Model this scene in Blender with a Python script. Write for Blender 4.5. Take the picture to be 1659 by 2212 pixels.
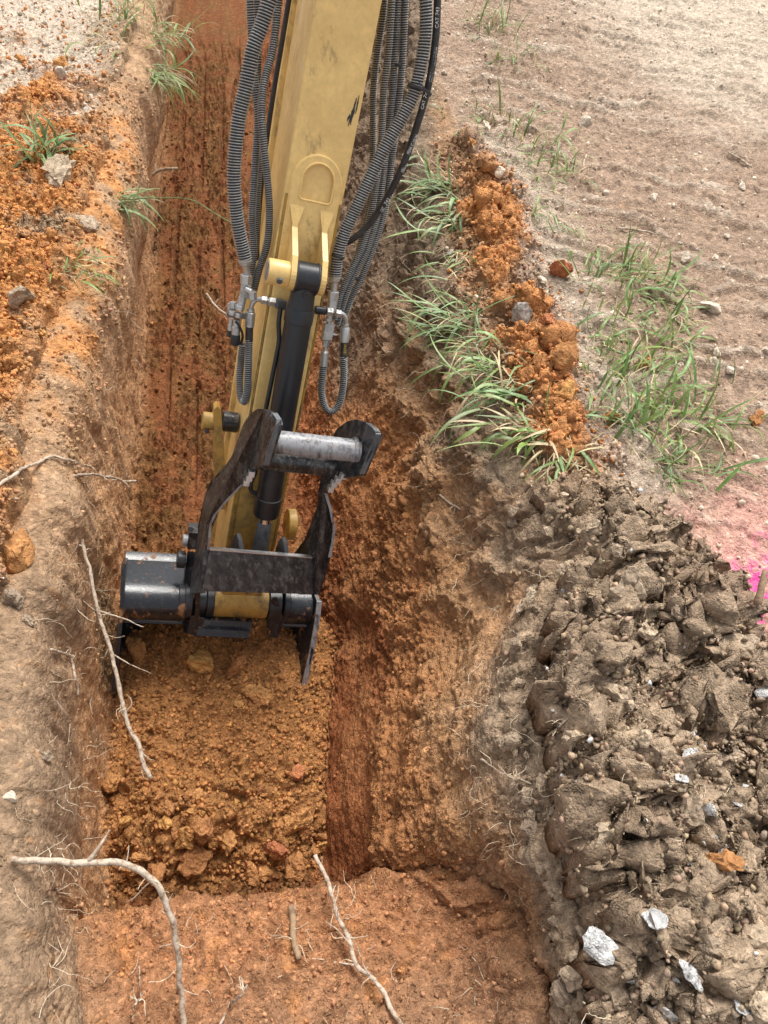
import bpy, bmesh, math, random
import numpy as np
from mathutils import Vector, Matrix
from math import radians, sin, cos, pi

# ------------------------------------------------------------------ clear
for o in list(bpy.data.objects): bpy.data.objects.remove(o)
scene = bpy.context.scene
COL = scene.collection

# ------------------------------------------------------------------ camera
# world: +Y runs along the trench away from the viewer, +X to the right, ground z = 0
EYE = np.array([0.0, 0.0, 1.6])
PITCH, ROLL, YAW = radians(52), radians(6), radians(12.2)
_h = np.array([sin(YAW), cos(YAW), 0]); FWD = _h*cos(PITCH)+np.array([0, 0, -sin(PITCH)])
_rt = np.array([cos(YAW), -sin(YAW), 0]); _up = np.cross(_rt, FWD)
UPV = _up*cos(ROLL)-_rt*sin(ROLL); RGT = _rt*cos(ROLL)+_up*sin(ROLL)
cam_data = bpy.data.cameras.new('camera'); cam = bpy.data.objects.new('camera', cam_data); COL.objects.link(cam)
cam_data.sensor_fit = 'VERTICAL'; cam_data.sensor_height = 24.0; cam_data.lens = 24.0*1659/2212
cam_data.clip_start = 0.05; cam_data.clip_end = 500
cam.matrix_world = Matrix(((RGT[0], UPV[0], -FWD[0], EYE[0]), (RGT[1], UPV[1], -FWD[1], EYE[1]), (RGT[2], UPV[2], -FWD[2], EYE[2]), (0, 0, 0, 1)))
scene.camera = cam

# ------------------------------------------------------------------ sky and light (bright overcast)
world = bpy.data.worlds.new('World'); scene.world = world; world.use_nodes = True
wn = world.node_tree.nodes; wl = world.node_tree.links
sky = wn.new('ShaderNodeTexSky'); sky.sky_type = 'NISHITA'; sky.sun_disc = False
SUN_EL, SUN_AZ = radians(60), radians(30)     # azimuth measured from +Y towards +X
sky.sun_elevation = SUN_EL; sky.sun_rotation = SUN_AZ
sky.air_density = 1.0; sky.dust_density = 4.0; sky.ozone_density = 1.0
hsv = wn.new('ShaderNodeHueSaturation'); hsv.inputs['Saturation'].default_value = 0.22
wl.new(sky.outputs[0], hsv.inputs['Color']); wl.new(hsv.outputs[0], wn['Background'].inputs[0])
wn['Background'].inputs[1].default_value = 0.115
sd = bpy.data.lights.new('sun', 'SUN'); sd.energy = 1.5; sd.angle = radians(24); sd.color = (1.0, 0.96, 0.90)
sun = bpy.data.objects.new('sun', sd); COL.objects.link(sun)
_sv = Vector((sin(SUN_AZ)*cos(SUN_EL), cos(SUN_AZ)*cos(SUN_EL), sin(SUN_EL)))
sun.rotation_euler = _sv.to_track_quat('Z', 'Y').to_euler()
vs = scene.view_settings
vs.view_transform = 'Standard'; vs.look = 'None'; vs.gamma = 1.0; vs.use_curve_mapping = False
vs.exposure = 1.1

# ------------------------------------------------------------------ helpers
rng = np.random.default_rng(7); random.seed(7)
def ray(tx, ty): return FWD+RGT*((tx-829.5)/1659)+UPV*((1106-ty)/1659)
def onz(tx, ty, z):
    d = ray(tx, ty); return EYE+d*((z-EYE[2])/d[2])
def atd(tx, ty, dep): return EYE+ray(tx, ty)*dep
def unit(v):
    v = np.asarray(v, float); return v/np.linalg.norm(v)
def proj(P):
    v = np.asarray(P)-EYE; z = v@FWD
    return 829.5+1659*(v@RGT)/z, 1106-1659*(v@UPV)/z, z

def mesh_obj(name, verts, faces, mat=None, parent=None, smooth=False, loc=None):
    me = bpy.data.meshes.new(name)
    verts = np.asarray(verts, float)
    if loc is not None: verts = verts-np.asarray(loc)
    if isinstance(faces, np.ndarray):
        nf, k = faces.shape
        me.vertices.add(len(verts)); me.vertices.foreach_set('co', verts.astype(np.float32).ravel())
        me.loops.add(nf*k); me.loops.foreach_set('vertex_index', faces.astype(np.int32).ravel())
        me.polygons.add(nf); me.polygons.foreach_set('loop_start', np.arange(0, nf*k, k, dtype=np.int32))
        me.polygons.foreach_set('loop_total', np.full(nf, k, dtype=np.int32))
        me.update(calc_edges=True)
    else:
        me.from_pydata([tuple(v) for v in verts], [], [tuple(int(i) for i in f) for f in faces]); me.update()
    if smooth is True: me.polygons.foreach_set('use_smooth', np.ones(len(me.polygons), dtype=bool))
    o = bpy.data.objects.new(name, me); COL.objects.link(o)
    if mat: me.materials.append(mat)
    if loc is not None: o.location = tuple(loc)
    if parent is not None: o.parent = parent
    return o
def point_colour(o, cols):
    a = o.data.color_attributes.new('soil_colour', 'FLOAT_COLOR', 'POINT')
    c = np.ones((len(cols), 4), np.float32); c[:, :3] = cols
    a.data.foreach_set('color', c.ravel())
def tag(o, label, cat, group=None):
    o['label'] = label; o['category'] = cat
    if group: o['group'] = group
    return o
def empty(name, loc=(0, 0, 0)):
    o = bpy.data.objects.new(name, None); COL.objects.link(o); o.location = tuple(loc); o.empty_display_size = 0.05
    return o

# ------------------------------------------------------------------ vectorised noise
def _hash(ix, iy, seed):
    h = (ix.astype(np.int64)*374761393+iy.astype(np.int64)*668265263+seed*2147483647) & 0xffffffff
    h = ((h ^ (h >> 13))*1274126177) & 0xffffffff
    h = ((h ^ (h >> 16))*2246822519) & 0xffffffff
    return (h ^ (h >> 15)) & 0xffffffff
def _r(ix, iy, seed): return _hash(ix, iy, seed).astype(np.float32)/np.float32(4294967295.0)
def perlin(x, y, seed=0):
    x = np.asarray(x, np.float32); y = np.asarray(y, np.float32)
    ix = np.floor(x); iy = np.floor(y); fx = x-ix; fy = y-iy
    u = fx*fx*fx*(fx*(fx*6-15)+10); v = fy*fy*fy*(fy*(fy*6-15)+10)
    def g(a, b):
        an = _r(ix+a, iy+b, seed)*np.float32(2*pi); return np.cos(an)*(fx-a)+np.sin(an)*(fy-b)
    n0 = g(0, 0); n0 = n0+u*(g(1, 0)-n0); n1 = g(0, 1); n1 = n1+u*(g(1, 1)-n1)
    return (n0+v*(n1-n0))*1.5
def fbm(x, y, octv=4, seed=0, gain=.5, lac=2.03):
    s = 0; a = 1.0; t = 0
    for i in range(octv):
        s = s+a*perlin(x, y, seed+i*17); t += a; a *= gain; x = x*lac+3.1; y = y*lac-1.7
    return s/t
def worley(x, y, seed=0):
    x = np.asarray(x, np.float32); y = np.asarray(y, np.float32)
    ix = np.floor(x); iy = np.floor(y); F1 = np.full(x.shape, 9, np.float32); F2 = F1.copy(); idc = np.zeros(x.shape, np.float32)
    for a in (-1, 0, 1):
        for b in (-1, 0, 1):
            cx = ix+a; cy = iy+b
            dx = cx+_r(cx, cy, seed)-x; dy = cy+_r(cx, cy, seed+5)-y
            dd = np.sqrt(dx*dx+dy*dy); m = dd < F1
            F2 = np.where(m, F1, np.minimum(F2, dd)); F1 = np.where(m, dd, F1); idc = np.where(m, _r(cx, cy, seed+9), idc)
    return F1, F2, idc
def sstep(a, b, x):
    t = np.clip((x-a)/(b-a), 0, 1); return t*t*(3-2*t)
def crumbs(x, y, seed=0):
    """rounded lumps of random height (0..1)"""
    F1, F2, i = worley(x, y, seed)
    return np.sqrt(np.clip(1-(F1/.75)**2, 0, 1))*(.25+.75*i)*np.clip((F2-F1)*4, 0, 1)
def clump(x, y, seed=0, octv=4, gain=.55):
    """broken earth: lumps on lumps, gated so that bare patches stay between them"""
    wx = x+.35*perlin(x*.7, y*.7, seed+50)+.12*perlin(x*3, y*3, seed+52); wy = y+.35*perlin(x*.7+9, y*.7, seed+51)+.12*perlin(x*3+5, y*3, seed+53)
    s = 0; a = 1.0
    for i in range(octv):
        g = sstep(-.25, .25, perlin(wx*.45+i*7, wy*.45, seed+60+i))
        s = s+a*crumbs(wx, wy, seed+i*13)*(.25+.75*g); a *= gain; wx = wx*2.1+1.3; wy = wy*2.1-.7
    return s
def polydist(px, py, pts):
    best = np.full(px.shape, 1e9); along = np.zeros(px.shape); acc = 0
    for (ax, ay), (bx, by) in zip(pts[:-1], pts[1:]):
        L = math.hypot(bx-ax, by-ay); t = np.clip(((px-ax)*(bx-ax)+(py-ay)*(by-ay))/(L*L), 0, 1)
        dd = np.hypot(px-ax-t*(bx-ax), py-ay-t*(by-ay)); m = dd < best
        best = np.where(m, dd, best); along = np.where(m, acc+t*L, along); acc += L
    return best, along

# ------------------------------------------------------------------ materials
def new_mat(name):
    m = bpy.data.materials.new(name); m.use_nodes = True
    nt = m.node_tree; return m, nt, nt.nodes, nt.links, nt.nodes['Principled BSDF']
def N(nodes, kind, **kw):
    n = nodes.new(kind)
    for k, v in kw.items():
        if k in n.inputs: n.inputs[k].default_value = v
        else: setattr(n, k, v)
    return n
def ramp(nodes, links, fac, stops):
    r = nodes.new('ShaderNodeValToRGB'); e = r.color_ramp.elements
    while len(e) < len(stops): e.new(0.5)
    for el, (p, c) in zip(e, stops):
        el.position = p; el.color = (c[0], c[1], c[2], 1) if hasattr(c, '__len__') else (c, c, c, 1)
    links.new(fac, r.inputs[0]); return r
def soil_material(name, colour=None, bump=0.004, fine=260.0, spread=0.35, var=0.0, rough=0.95, grain=.0035):
    m, nt, nd, lk, bs = new_mat(name)
    tc = nd.new('ShaderNodeNewGeometry'); pos = tc.outputs['Position']
    if colour is None:
        at = N(nd, 'ShaderNodeAttribute', attribute_name='soil_colour'); base = at.outputs['Color']
    else:
        rgb = nd.new('ShaderNodeRGB'); rgb.outputs[0].default_value = (*colour, 1); base = rgb.outputs[0]
    n1 = N(nd, 'ShaderNodeTexNoise', Scale=fine*.16, Detail=8.0, Roughness=.68); lk.new(pos, n1.inputs['Vector'])
    r1 = ramp(nd, lk, n1.outputs[0], [(.28, 1-spread), (.5, 1.0), (.74, 1+spread)])
    mx = N(nd, 'ShaderNodeMix', data_type='RGBA', blend_type='MULTIPLY'); mx.inputs[0].default_value = 1
    lk.new(base, mx.inputs[6]); lk.new(r1.outputs[0], mx.inputs[7]); out = mx.outputs[2]
    # pale mineral flecks
    vo = N(nd, 'ShaderNodeTexVoronoi', Scale=fine*.42, Randomness=1.0); lk.new(pos, vo.inputs['Vector'])
    sp = nd.new('ShaderNodeSeparateColor'); lk.new(vo.outputs['Color'], sp.inputs[0])
    r2 = ramp(nd, lk, sp.outputs[0], [(.0, .72), (.35, .95), (.9, 1.1), (.985, 1.5)])
    mx2 = N(nd, 'ShaderNodeMix', data_type='RGBA', blend_type='MULTIPLY'); mx2.inputs[0].default_value = .75
    lk.new(out, mx2.inputs[6]); lk.new(r2.outputs[0], mx2.inputs[7]); out = mx2.outputs[2]
    if var:
        oi = nd.new('ShaderNodeObjectInfo')
        h = nd.new('ShaderNodeHueSaturation'); mr = N(nd, 'ShaderNodeMapRange'); mr.inputs[3].default_value = 1-var; mr.inputs[4].default_value = 1+var
        lk.new(oi.outputs['Random'], mr.inputs[0]); lk.new(mr.outputs[0], h.inputs['Value'])
        mh = N(nd, 'ShaderNodeMapRange'); mh.inputs[3].default_value = .494; mh.inputs[4].default_value = .503
        lk.new(oi.outputs['Random'], mh.inputs[0]); lk.new(mh.outputs[0], h.inputs['Hue']); lk.new(out, h.inputs['Color']); out = h.outputs[0]
    lk.new(out, bs.inputs['Base Color'])
    bs.inputs['Roughness'].default_value = rough; bs.inputs['Specular IOR Level'].default_value = .2
    n2 = N(nd, 'ShaderNodeTexNoise', Scale=fine*.5, Detail=5.0, Roughness=.62); lk.new(pos, n2.inputs['Vector'])
    ad = N(nd, 'ShaderNodeMath', operation='MULTIPLY_ADD'); lk.new(vo.outputs['Distance'], ad.inputs[0]); ad.inputs[1].default_value = -.5; lk.new(n2.outputs[0], ad.inputs[2])
    ad2 = N(nd, 'ShaderNodeMath', operation='ADD'); lk.new(ad.outputs[0], ad2.inputs[0]); lk.new(n1.outputs[0], ad2.inputs[1])
    b = N(nd, 'ShaderNodeBump', Strength=1.0, Distance=bump); lk.new(ad2.outputs[0], b.inputs['Height']); 
    # crumb sized grains riding on the coarser relief
    v2 = N(nd, 'ShaderNodeTexVoronoi', Scale=fine*.85, Randomness=1.0); lk.new(pos, v2.inputs['Vector'])
    n3 = N(nd, 'ShaderNodeTexNoise', Scale=fine*.10, Detail=3.0); lk.new(pos, n3.inputs['Vector']); r3 = ramp(nd, lk, n3.outputs[0], [(.42, .15), (.6, 1.0)])
    g2 = N(nd, 'ShaderNodeMath', operation='MULTIPLY'); lk.new(v2.outputs['Distance'], g2.inputs[0]); lk.new(r3.outputs[0], g2.inputs[1])
    b2 = N(nd, 'ShaderNodeBump', Strength=1.0, Distance=grain, invert=True); lk.new(g2.outputs[0], b2.inputs['Height']); lk.new(b.outputs[0], b2.inputs['Normal']); lk.new(b2.outputs[0], bs.inputs['Normal'])
    return m
M = {}
M['soil_cut'] = soil_material('cut_soil', None, bump=.006, spread=.4, grain=.002)
M['crumb'] = soil_material('loose_soil', None, bump=.0018, spread=.38, grain=.0008)
M['soil'] = soil_material('soil', None, bump=.008, spread=.42)
C_OR = np.array((.56, .25, .085)); C_ORD = np.array((.30, .125, .035)); C_OC = np.array((.44, .21, .075)); C_RED = np.array((.29, .105, .04))
C_TAN = np.array((.42, .285, .175)); C_GB = np.array((.335, .247, .168)); C_PALE = np.array((.54, .445, .345)); C_DK = np.array((.17, .12, .08))
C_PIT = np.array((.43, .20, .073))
# ================================================================== TERRAIN
# one continuous sheet (rows run along the trench, columns across it), cut into setting pieces
FL = np.array([(-4, 0), (-.42, 0), (-.16, -.06), (.02, -.2), (.2, -.315), (.35, -.385), (.405, -.43), (.425, -.50), (.44, -.77), (.56, -.82), (.63, -.79), (.70, -.735), (.8, -.728), (1.0, -.725), (1.25, -.715), (1.5, -.72), (1.9, -.75), (2.3, -.77), (9.5, -.82)])
rows = [np.linspace(-4, -.45, 10, endpoint=False), np.linspace(-.45, -.02, 30, endpoint=False), np.arange(-.02, .40, .0048), np.linspace(.4, .5, 75, endpoint=False)]
v = .5; tail = []
while v < 9.5:
    tail.append(v); v += (.0046+.0021*(v-.4)) if v < 6.2 else .1
rows.append(np.array(tail)); V = np.concatenate(rows); NR = len(V)
zF = np.interp(V, FL[:, 0], FL[:, 1])
wob = lambda s, f, a: a*fbm(V*f, np.full(NR, s*7.3), 3, s)
xL = np.interp(V, [-4, -.1, .1, .5, 1.2, 1.7, 2.1, 2.7, 3.4, 4.4, 9.5], [-.47, -.47, -.50, -.55, -.585, -.58, -.54, -.525, -.54, -.48, -.48])+wob(1, 2.2, .09)+wob(11, 9, .03)
xFo = np.interp(V, [-4, .2, .42, .6, 9.5], [-.42, -.45, -.545, -.575, -.575])+wob(2, 3.0, .012)
xl = np.interp(V, [-4, 0, .2, .3, .47, .67, .85, 1.04, 1.36, 1.75, 2.23, 3.2, 4.6, 9.5], [.52, .5, .49, .53, .51, .57, .64, .70, .66, .63, .58, .70, .92, 1.0])+wob(4, 3.5, .10)+wob(12, 9, .03)

xft = .065+.05*np.exp(-((V-1.2)/.25)**2)+wob(3, 3, .03)
nr_ = sstep(.50, .30, V)
def xwall(z):
    dp = np.clip(-z/.77, 0, 1.1); return (xl-.015-(xl-.015-xft)*dp**.85)*(1-nr_)+(xl-.015-.10*dp)*nr_
xR = xwall(zF+.09*sstep(.45, .40, V))
cols = []   # (X, Z, region) column arrays
def offs(L0, s0, g):
    o = [0.0]; s = s0
    while o[-1] < L0: o.append(o[-1]+s); s *= g
    return np.array(o)
a_off = offs(1.0, .0052, 1.004); a_off = np.concatenate([a_off, a_off[-1]+offs(8, .03, 1.25)[1:]])[::-1]
X = []; Z = []; REG = []
for k in a_off[:-1]: X.append(xL-.105-k); Z.append(np.zeros(NR)); REG.append(0)
# left wall: control points as fractions of its height
def curve(ctrl, n):
    """ctrl: list of (x array, z array); smooth polyline through them, n samples"""
    cx = np.array([np.broadcast_to(c[0], NR) for c in ctrl]); cz = np.array([np.broadcast_to(c[1], NR) for c in ctrl])
    ds = np.hypot(np.diff(cx, axis=0), np.diff(cz, axis=0)).mean(1); t = np.concatenate([[0], np.cumsum(ds)]); t /= t[-1]
    q = np.linspace(0, 1, n); out = []
    for s in q:
        i = min(max(np.searchsorted(t, s)-1, 0), len(t)-2); f = (s-t[i])/(t[i+1]-t[i])
        im, ip, iq = max(i-1, 0), i+1, min(i+2, len(t)-1); res = []
        for c in (cx, cz):
            m0 = (c[ip]-c[im])/(t[ip]-t[im])*(t[ip]-t[i]); m1 = (c[iq]-c[i])/(t[iq]-t[i])*(t[ip]-t[i])
            res.append((2*f**3-3*f**2+1)*c[i]+(f**3-2*f**2+f)*m0+(-2*f**3+3*f**2)*c[ip]+(f**3-f**2)*m1)
        out.append(res)
    return out
for x, z in curve([(xL-.105, 0), (xL-.06, -.008), (xL-.02, -.035), (xL+.006, -.085), (xL+.016, zF*.3), (xFo+.012, zF*.65), (xFo, zF)], 165)[:-1]: X.append(x); Z.append(z); REG.append(1)
dome = np.interp(V, [.56, .66, .8, 1.0, 1.25, 1.5], [0, .05, .075, .06, .03, 0]); scoop = np.interp(V, [-.1, .1, .3, .40], [0, .035, .04, .0])
for f in np.linspace(0, 1, 126)[:-1]:
    X.append(xFo+(xR-xFo)*f); g_ = 1-(2*f-1)**2; Z.append(zF+dome*(g_*1.3-.45)-scoop*(g_-.5)+.07*np.exp(-((xR-xFo)*f/.06)**2)*sstep(.44, .38, V)); REG.append(2)
zt = np.interp(V, [-4, .4, .9, 1.3, 2.0, 9.5], [0, 0.01, .02, .02, .02, .0])
for j in range(len(X)):                                          # rounded corner where the ledge meets the right wall
    if REG[j] == 2: Z[j] = Z[j]+.09*np.exp(-((xR-X[j])/.07)**2)*sstep(.45, .40, V)
xR2 = xR; zC = np.where(V < .45, zF+.09*sstep(.45, .40, V), zF)
ZB = np.minimum(zF, -.77)
for f in np.linspace(1, 0, 236)[:-1]:
    zj = np.maximum(f*ZB, zC); top = max(0, 1-f/.10)
    X.append(xwall(zj)+.03*top**2); Z.append(zj+zt*top); REG.append(3)
e_off = offs(.9, .0052, 1.003); e_off = np.concatenate([e_off, e_off[-1]+offs(1.9, e_off[-1]-e_off[-2], 1.012)[1:]]); e_off = np.concatenate([e_off, e_off[-1]+offs(6, .05, 1.25)[1:]])
for k in e_off: X.append(xl+.02+k); Z.append(zt*np.exp(-(k/.2)**2)); REG.append(4)
X = np.array(X, np.float64).T; Z = np.array(Z, np.float64).T; REG = np.array(REG); NC = X.shape[1]
Y = np.repeat(V[:, None], NC, 1)
ref = np.argmin(abs(V-1.3))
arc = np.concatenate([[0], np.cumsum(np.hypot(np.diff(X[ref]), np.diff(Z[ref]))*np.where(REG[:-1] == 1, .45, 1.0))])   # the tall cut face carries longer, drawn-out marks; arc -= arc[np.argmax(REG == 2)]
A0 = np.repeat(arc[None], NR, 0)
_j0 = np.argmax(REG == 3); _j1 = np.argmax(REG == 4)
_hd = 1-np.clip(-Z/.77, 0, 1)                                   # height up the right wall, the same scale at every station
A0[:, _j0:_j1] = arc[_j0]+_hd[:, _j0:_j1]*(arc[_j1]-arc[_j0])
A = A0+.15*fbm(Y*.9, A0, 2, 40)
RG = np.repeat(REG[None], NR, 0)
mA, mB, mC, mD, mE = [(RG == k) for k in range(5)]

def _blur(m, k=9):
    c = np.cumsum(np.pad(m.astype(np.float32), ((0, 0), (k+1, k)), mode='edge'), 1); return (c[:, 2*k+1:]-c[:, :-2*k-1])/(2*k+1)
wA, wB, wC, wD, wE = [_blur(m) for m in (mA, mB, mC, mD, mE)]

# --- large relief on the level ground
H = np.zeros_like(X)
berm = [tuple(onz(a, b, .06)[:2]) for a, b in [(1010, 330), (1060, 430), (1085, 560), (1130, 680), (1165, 800), (1210, 890), (1245, 960)]]
bd, ba = polydist(X, Y, berm)
bermm = np.exp(-((bd+.10*fbm(X*5, Y*5, 4, 52))/.105)**2)*np.clip(.78+1.3*fbm(X*5, Y*5, 4, 51), .08, 1.4)
H += np.where(mE, .10*bermm, 0)
# spoil heaped on the right bank close to the viewer
paint = [tuple(onz(a, b, .02)[:2]) for a, b in [(1740, 1190), (1670, 1265), (1640, 1310)]]
pdist, _ = polydist(X, Y, paint)
heap = sstep(.07, .17, pdist+.05*fbm(X*7, Y*7, 3, 63))*sstep(1.38, 1.06, Y+1.5*np.clip(X-.88, 0, 1)+.15*fbm(X*5, Y*5, 3, 65))*sstep(-.02, .05, X-xl[:, None]+.04*fbm(X*6, Y*6, 3, 64))*sstep(1.55, .9, X)
H += np.where(mE, heap*(.075+.10*fbm(X*4.2, Y*4.2, 4, 61)), 0)
# left: loose orange spill thrown on the bank
spill = sstep(3.9, 3.0, Y+1.1*fbm(X*4, Y*4, 4, 73))*sstep(.9, 1.4, Y)*sstep(.02, .16, xL[:, None]-X)
spill2 = sstep(1.65, 1.35, Y)*sstep(.02, .16, xL[:, None]-X)
H += np.where(mA, spill*(.05+.06*fbm(X*5, Y*5, 4, 71))+spill2*(.05+.05*fbm(X*5, Y*5, 4, 72)), 0)
H += np.where(mA, .055*np.exp(-(((X+.62)/.13)**2+((Y-4.1)/.4)**2)), 0)
# right: hard mud with ridges pressed by crawler tracks
trk = np.clip(X-1.0, 0, 1)
q = Y*.85+X*.5+.17*fbm(X*2.2, Y*2.2, 4, 81)
ridge = np.abs(((q/.125) % 1)-.5)*2
lug = sstep(.35, .85, ridge+.3*fbm(X*9, Y*9, 3, 84))*(.15+1.3*np.clip(fbm(X*3.2, Y*5, 3, 82)+.25, 0, 1))
farE = mE & (bd > .1)
H += np.where(mE, sstep(.10, .3, X-xl[:, None])*sstep(.8, 1.3, Y)*(.020*lug+.03*fbm(X*2, Y*2, 4, 83)+.012*clump(X*9, Y*9, 390, 3)), 0)
Z = Z+H

def normals():
    P = np.stack([X, Y, Z], -1); du = np.gradient(P, axis=1); dv = np.gradient(P, axis=0)
    n = np.cross(du, dv); return n/np.maximum(np.linalg.norm(n, axis=-1, keepdims=True), 1e-9)
NM = normals()
# --- relief that follows the local surface
fade = sstep(7.0, 5.5, Y)*sstep(-.5, -.1, Y)
D = np.zeros_like(X)
n_big = fbm(A*5, Y*5, 4, 101); n_mid = fbm(A*17, Y*17, 4, 102, gain=.65); n_fine = fbm(A*58, Y*58, 3, 103, gain=.7)
k1 = clump(A*11, Y*11, 300, 4); k2 = clump(A*26, Y*26, 340, 3, .6)
c3 = crumbs(A*80, Y*80, 106)
# left wall: cut clean, small pits and shallow vertical smears
D += wB*(.022*n_big+.008*n_mid+.0045*n_fine+.003*k2*sstep(-.15, .3, n_mid)+.012*np.clip(fbm(A*9, Y*3, 3, 108), 0, 1)-.006*sstep(.25, .5, fbm(A*13, Y*11, 3, 109)))
# floor
tooth = np.abs(((X+.58)/.118 % 1)-.5)*2
groove = -.030*sstep(.72, .9, tooth+.12*fbm(A*3, Y*1.3, 3, 110))*sstep(1.85, 2.1, Y)*sstep(-.15, .1, fbm(A*4, Y*1.1, 2, 111))
benchm = sstep(.45, .40, Y)
pilem = sstep(.5, .55, Y)*sstep(1.75, 1.5, Y)
slick = sstep(.05, .3, fbm(A*9, Y*1.4, 3, 113))
D += wC*(groove+pilem*(.04*n_big+(.016+.03*sstep(.95, .7, Y))*k1+.016*k2+.014*n_fine)+benchm*(.06*n_big+.034*n_mid+.014*n_fine+.016*k2+.02*k1)+(1-pilem)*(1-benchm)*(1-.8*slick)*(.030*n_mid+.02*np.clip(n_big, -.3, 1)+.030*k2+.012*k1+.014*n_fine))
# right wall: slumped, crumbly, with ledges running along the upper part
hrel = np.clip(1+Z/.77, 0, 1)
smooth_clay = sstep(.34, .22, hrel+.25*n_big)*sstep(1.3, .8, Y+.3*n_mid)
ledge = (np.abs(((hrel*4.2+1.3*fbm(A*3, Y*2.2, 3, 121)+.5*n_mid) % 1)-.45)*2)
rough_m = np.clip(.5+1.6*fbm(A*3.1, Y*2.3, 3, 122)+.35*sstep(.2, .5, hrel)-.8*sstep(.62, .78, hrel)*sstep(1.6, 1.2, Y), .15, 1)*(1-.9*smooth_clay)
D += wD*(.034*n_big+rough_m*(.020*n_mid+.008*k1+.011*k2+.012*n_fine)+.005*n_fine+.004*c3+(1-smooth_clay)*(.034*sstep(.5, .85, hrel)*(ledge-.5)*sstep(.75, 1.2, Y)+.010*(ledge-.5)*sstep(.15, .45, hrel)))
lipm = wD*sstep(.84, 1.0, hrel)
D += lipm*(.03*n_mid+.022*k1+.015*k2)
# level ground
loose = wA*np.clip(spill+spill2, 0, 1)+wE*np.clip(bermm*1.3+heap, 0, 1)
D += (wA+wE)*(.010*n_mid+.007*n_fine+.010*k2*sstep(-.1, .3, fbm(X*4, Y*4, 3, 131))+loose*(.03*n_mid+.02*k1*sstep(-.2, .3, n_big)+.022*k2+.012*n_fine+.008*c3))
D += wA*(sstep(.2, .0, xL[:, None]-X)*(.015*n_big+.012*n_mid)+sstep(1.3, .9, Y)*(.02*n_mid+.02*k2+.018*k1+.012*n_fine))
D += wE*(heap*(.042*clump(A*8, Y*8, 380, 4, .62)+.03*n_mid+.026*n_fine+.022*k2+.012*c3))
D *= fade
P = np.stack([X, Y, Z], -1)+NM*D[..., None]
X, Y, Z = P[..., 0], P[..., 1], P[..., 2]
NM = normals()

# --- soil colours (what the earth is made of; the trench floor also has shade painted in)
def mixc(a, b, t): return a+(b-a)*np.clip(t, 0, 1)[..., None]
CO = np.zeros(X.shape+(3,)); ACC = np.zeros_like(CO)
nA = fbm(X*3+9, Y*3, 4, 201); nB = fbm(X*11, Y*11, 4, 202); nW = fbm(A*6, Y*6, 4, 203); nS = fbm(A*23, Y*23, 3, 204)
depth = -Z
wallL = mixc(mixc(np.broadcast_to(C_TAN*np.array((1.0, .93, .88)), CO.shape), C_TAN*np.array((1.25, 1.12, 1.03)), sstep(.02, .16, depth+.10*nW)), np.array((.55, .31, .155)), sstep(.20, .45, depth+.12*nW))
wallL = mixc(wallL, C_GB*.95, sstep(.15, .5, nW)*.4)
wallL = mixc(wallL, C_GB*np.array((.82, .76, .71)), sstep(1.6, .8, Y+.4*nW)*sstep(.5, .1, depth+.2*nW)*.85)
wallL = mixc(wallL, C_OR*.95, sstep(.13, .03, depth+.10*nW)*sstep(1.5, 2.0, Y+.4*nA)*sstep(3.9, 3.2, Y)*sstep(-.3, .15, nB)*.85)
wallL = mixc(wallL, C_OC, sstep(.25, .5, nS)*.35)
ACC += wB[..., None]*wallL
gl = mixc(np.broadcast_to(C_TAN*.95, CO.shape), C_PALE*1.05, sstep(2.9, 3.8, Y+.5*nA)*sstep(.1, .35, xL[:, None]-X+.2*nA))
gl = mixc(gl, C_OR, np.clip(spill+spill2*sstep(-.25, .2, nA+nB*.6), 0, 1)*sstep(-.5, .0, nB+nA+.1))
gl = mixc(gl, C_TAN*np.array((.92, .86, .8)), sstep(.13, .02, xL[:, None]-X+.10*nB)*.8*sstep(1.9, 1.4, Y))
gl = mixc(gl, C_GB, .6*sstep(.2, .45, nB-nA*.4))
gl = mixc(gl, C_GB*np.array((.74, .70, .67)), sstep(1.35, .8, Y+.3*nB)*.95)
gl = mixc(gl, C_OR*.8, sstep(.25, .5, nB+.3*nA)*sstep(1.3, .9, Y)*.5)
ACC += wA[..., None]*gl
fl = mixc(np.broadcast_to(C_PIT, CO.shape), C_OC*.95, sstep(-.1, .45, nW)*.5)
fl = mixc(fl, C_PIT*.40, (1-pilem)*.9)  # moist clay, darkened further off the pile to paint in the deep trench's shade
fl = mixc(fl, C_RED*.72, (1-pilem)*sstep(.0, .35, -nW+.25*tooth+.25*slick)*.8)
bench = mixc(np.broadcast_to(np.array((.42, .20, .095)), CO.shape), np.array((.37, .215, .125)), sstep(.32, .0, Y+.16*nA)*.8)
bench = mixc(bench, C_OR*.9, sstep(.15, .45, nB)*.5)
fl = mixc(fl, bench, benchm)
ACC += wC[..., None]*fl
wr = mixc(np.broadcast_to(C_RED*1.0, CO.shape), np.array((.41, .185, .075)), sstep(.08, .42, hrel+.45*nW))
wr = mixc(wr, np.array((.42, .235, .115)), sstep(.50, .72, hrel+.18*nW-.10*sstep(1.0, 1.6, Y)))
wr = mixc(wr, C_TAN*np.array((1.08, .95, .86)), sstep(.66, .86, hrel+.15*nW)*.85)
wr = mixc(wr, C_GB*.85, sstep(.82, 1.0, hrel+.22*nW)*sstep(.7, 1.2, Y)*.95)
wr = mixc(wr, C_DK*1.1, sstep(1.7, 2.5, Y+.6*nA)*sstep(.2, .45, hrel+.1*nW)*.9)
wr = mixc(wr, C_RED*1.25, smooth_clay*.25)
wr = mixc(wr, np.array((.38, .215, .12)), benchm*.6*sstep(.95, .7, hrel))
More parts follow.
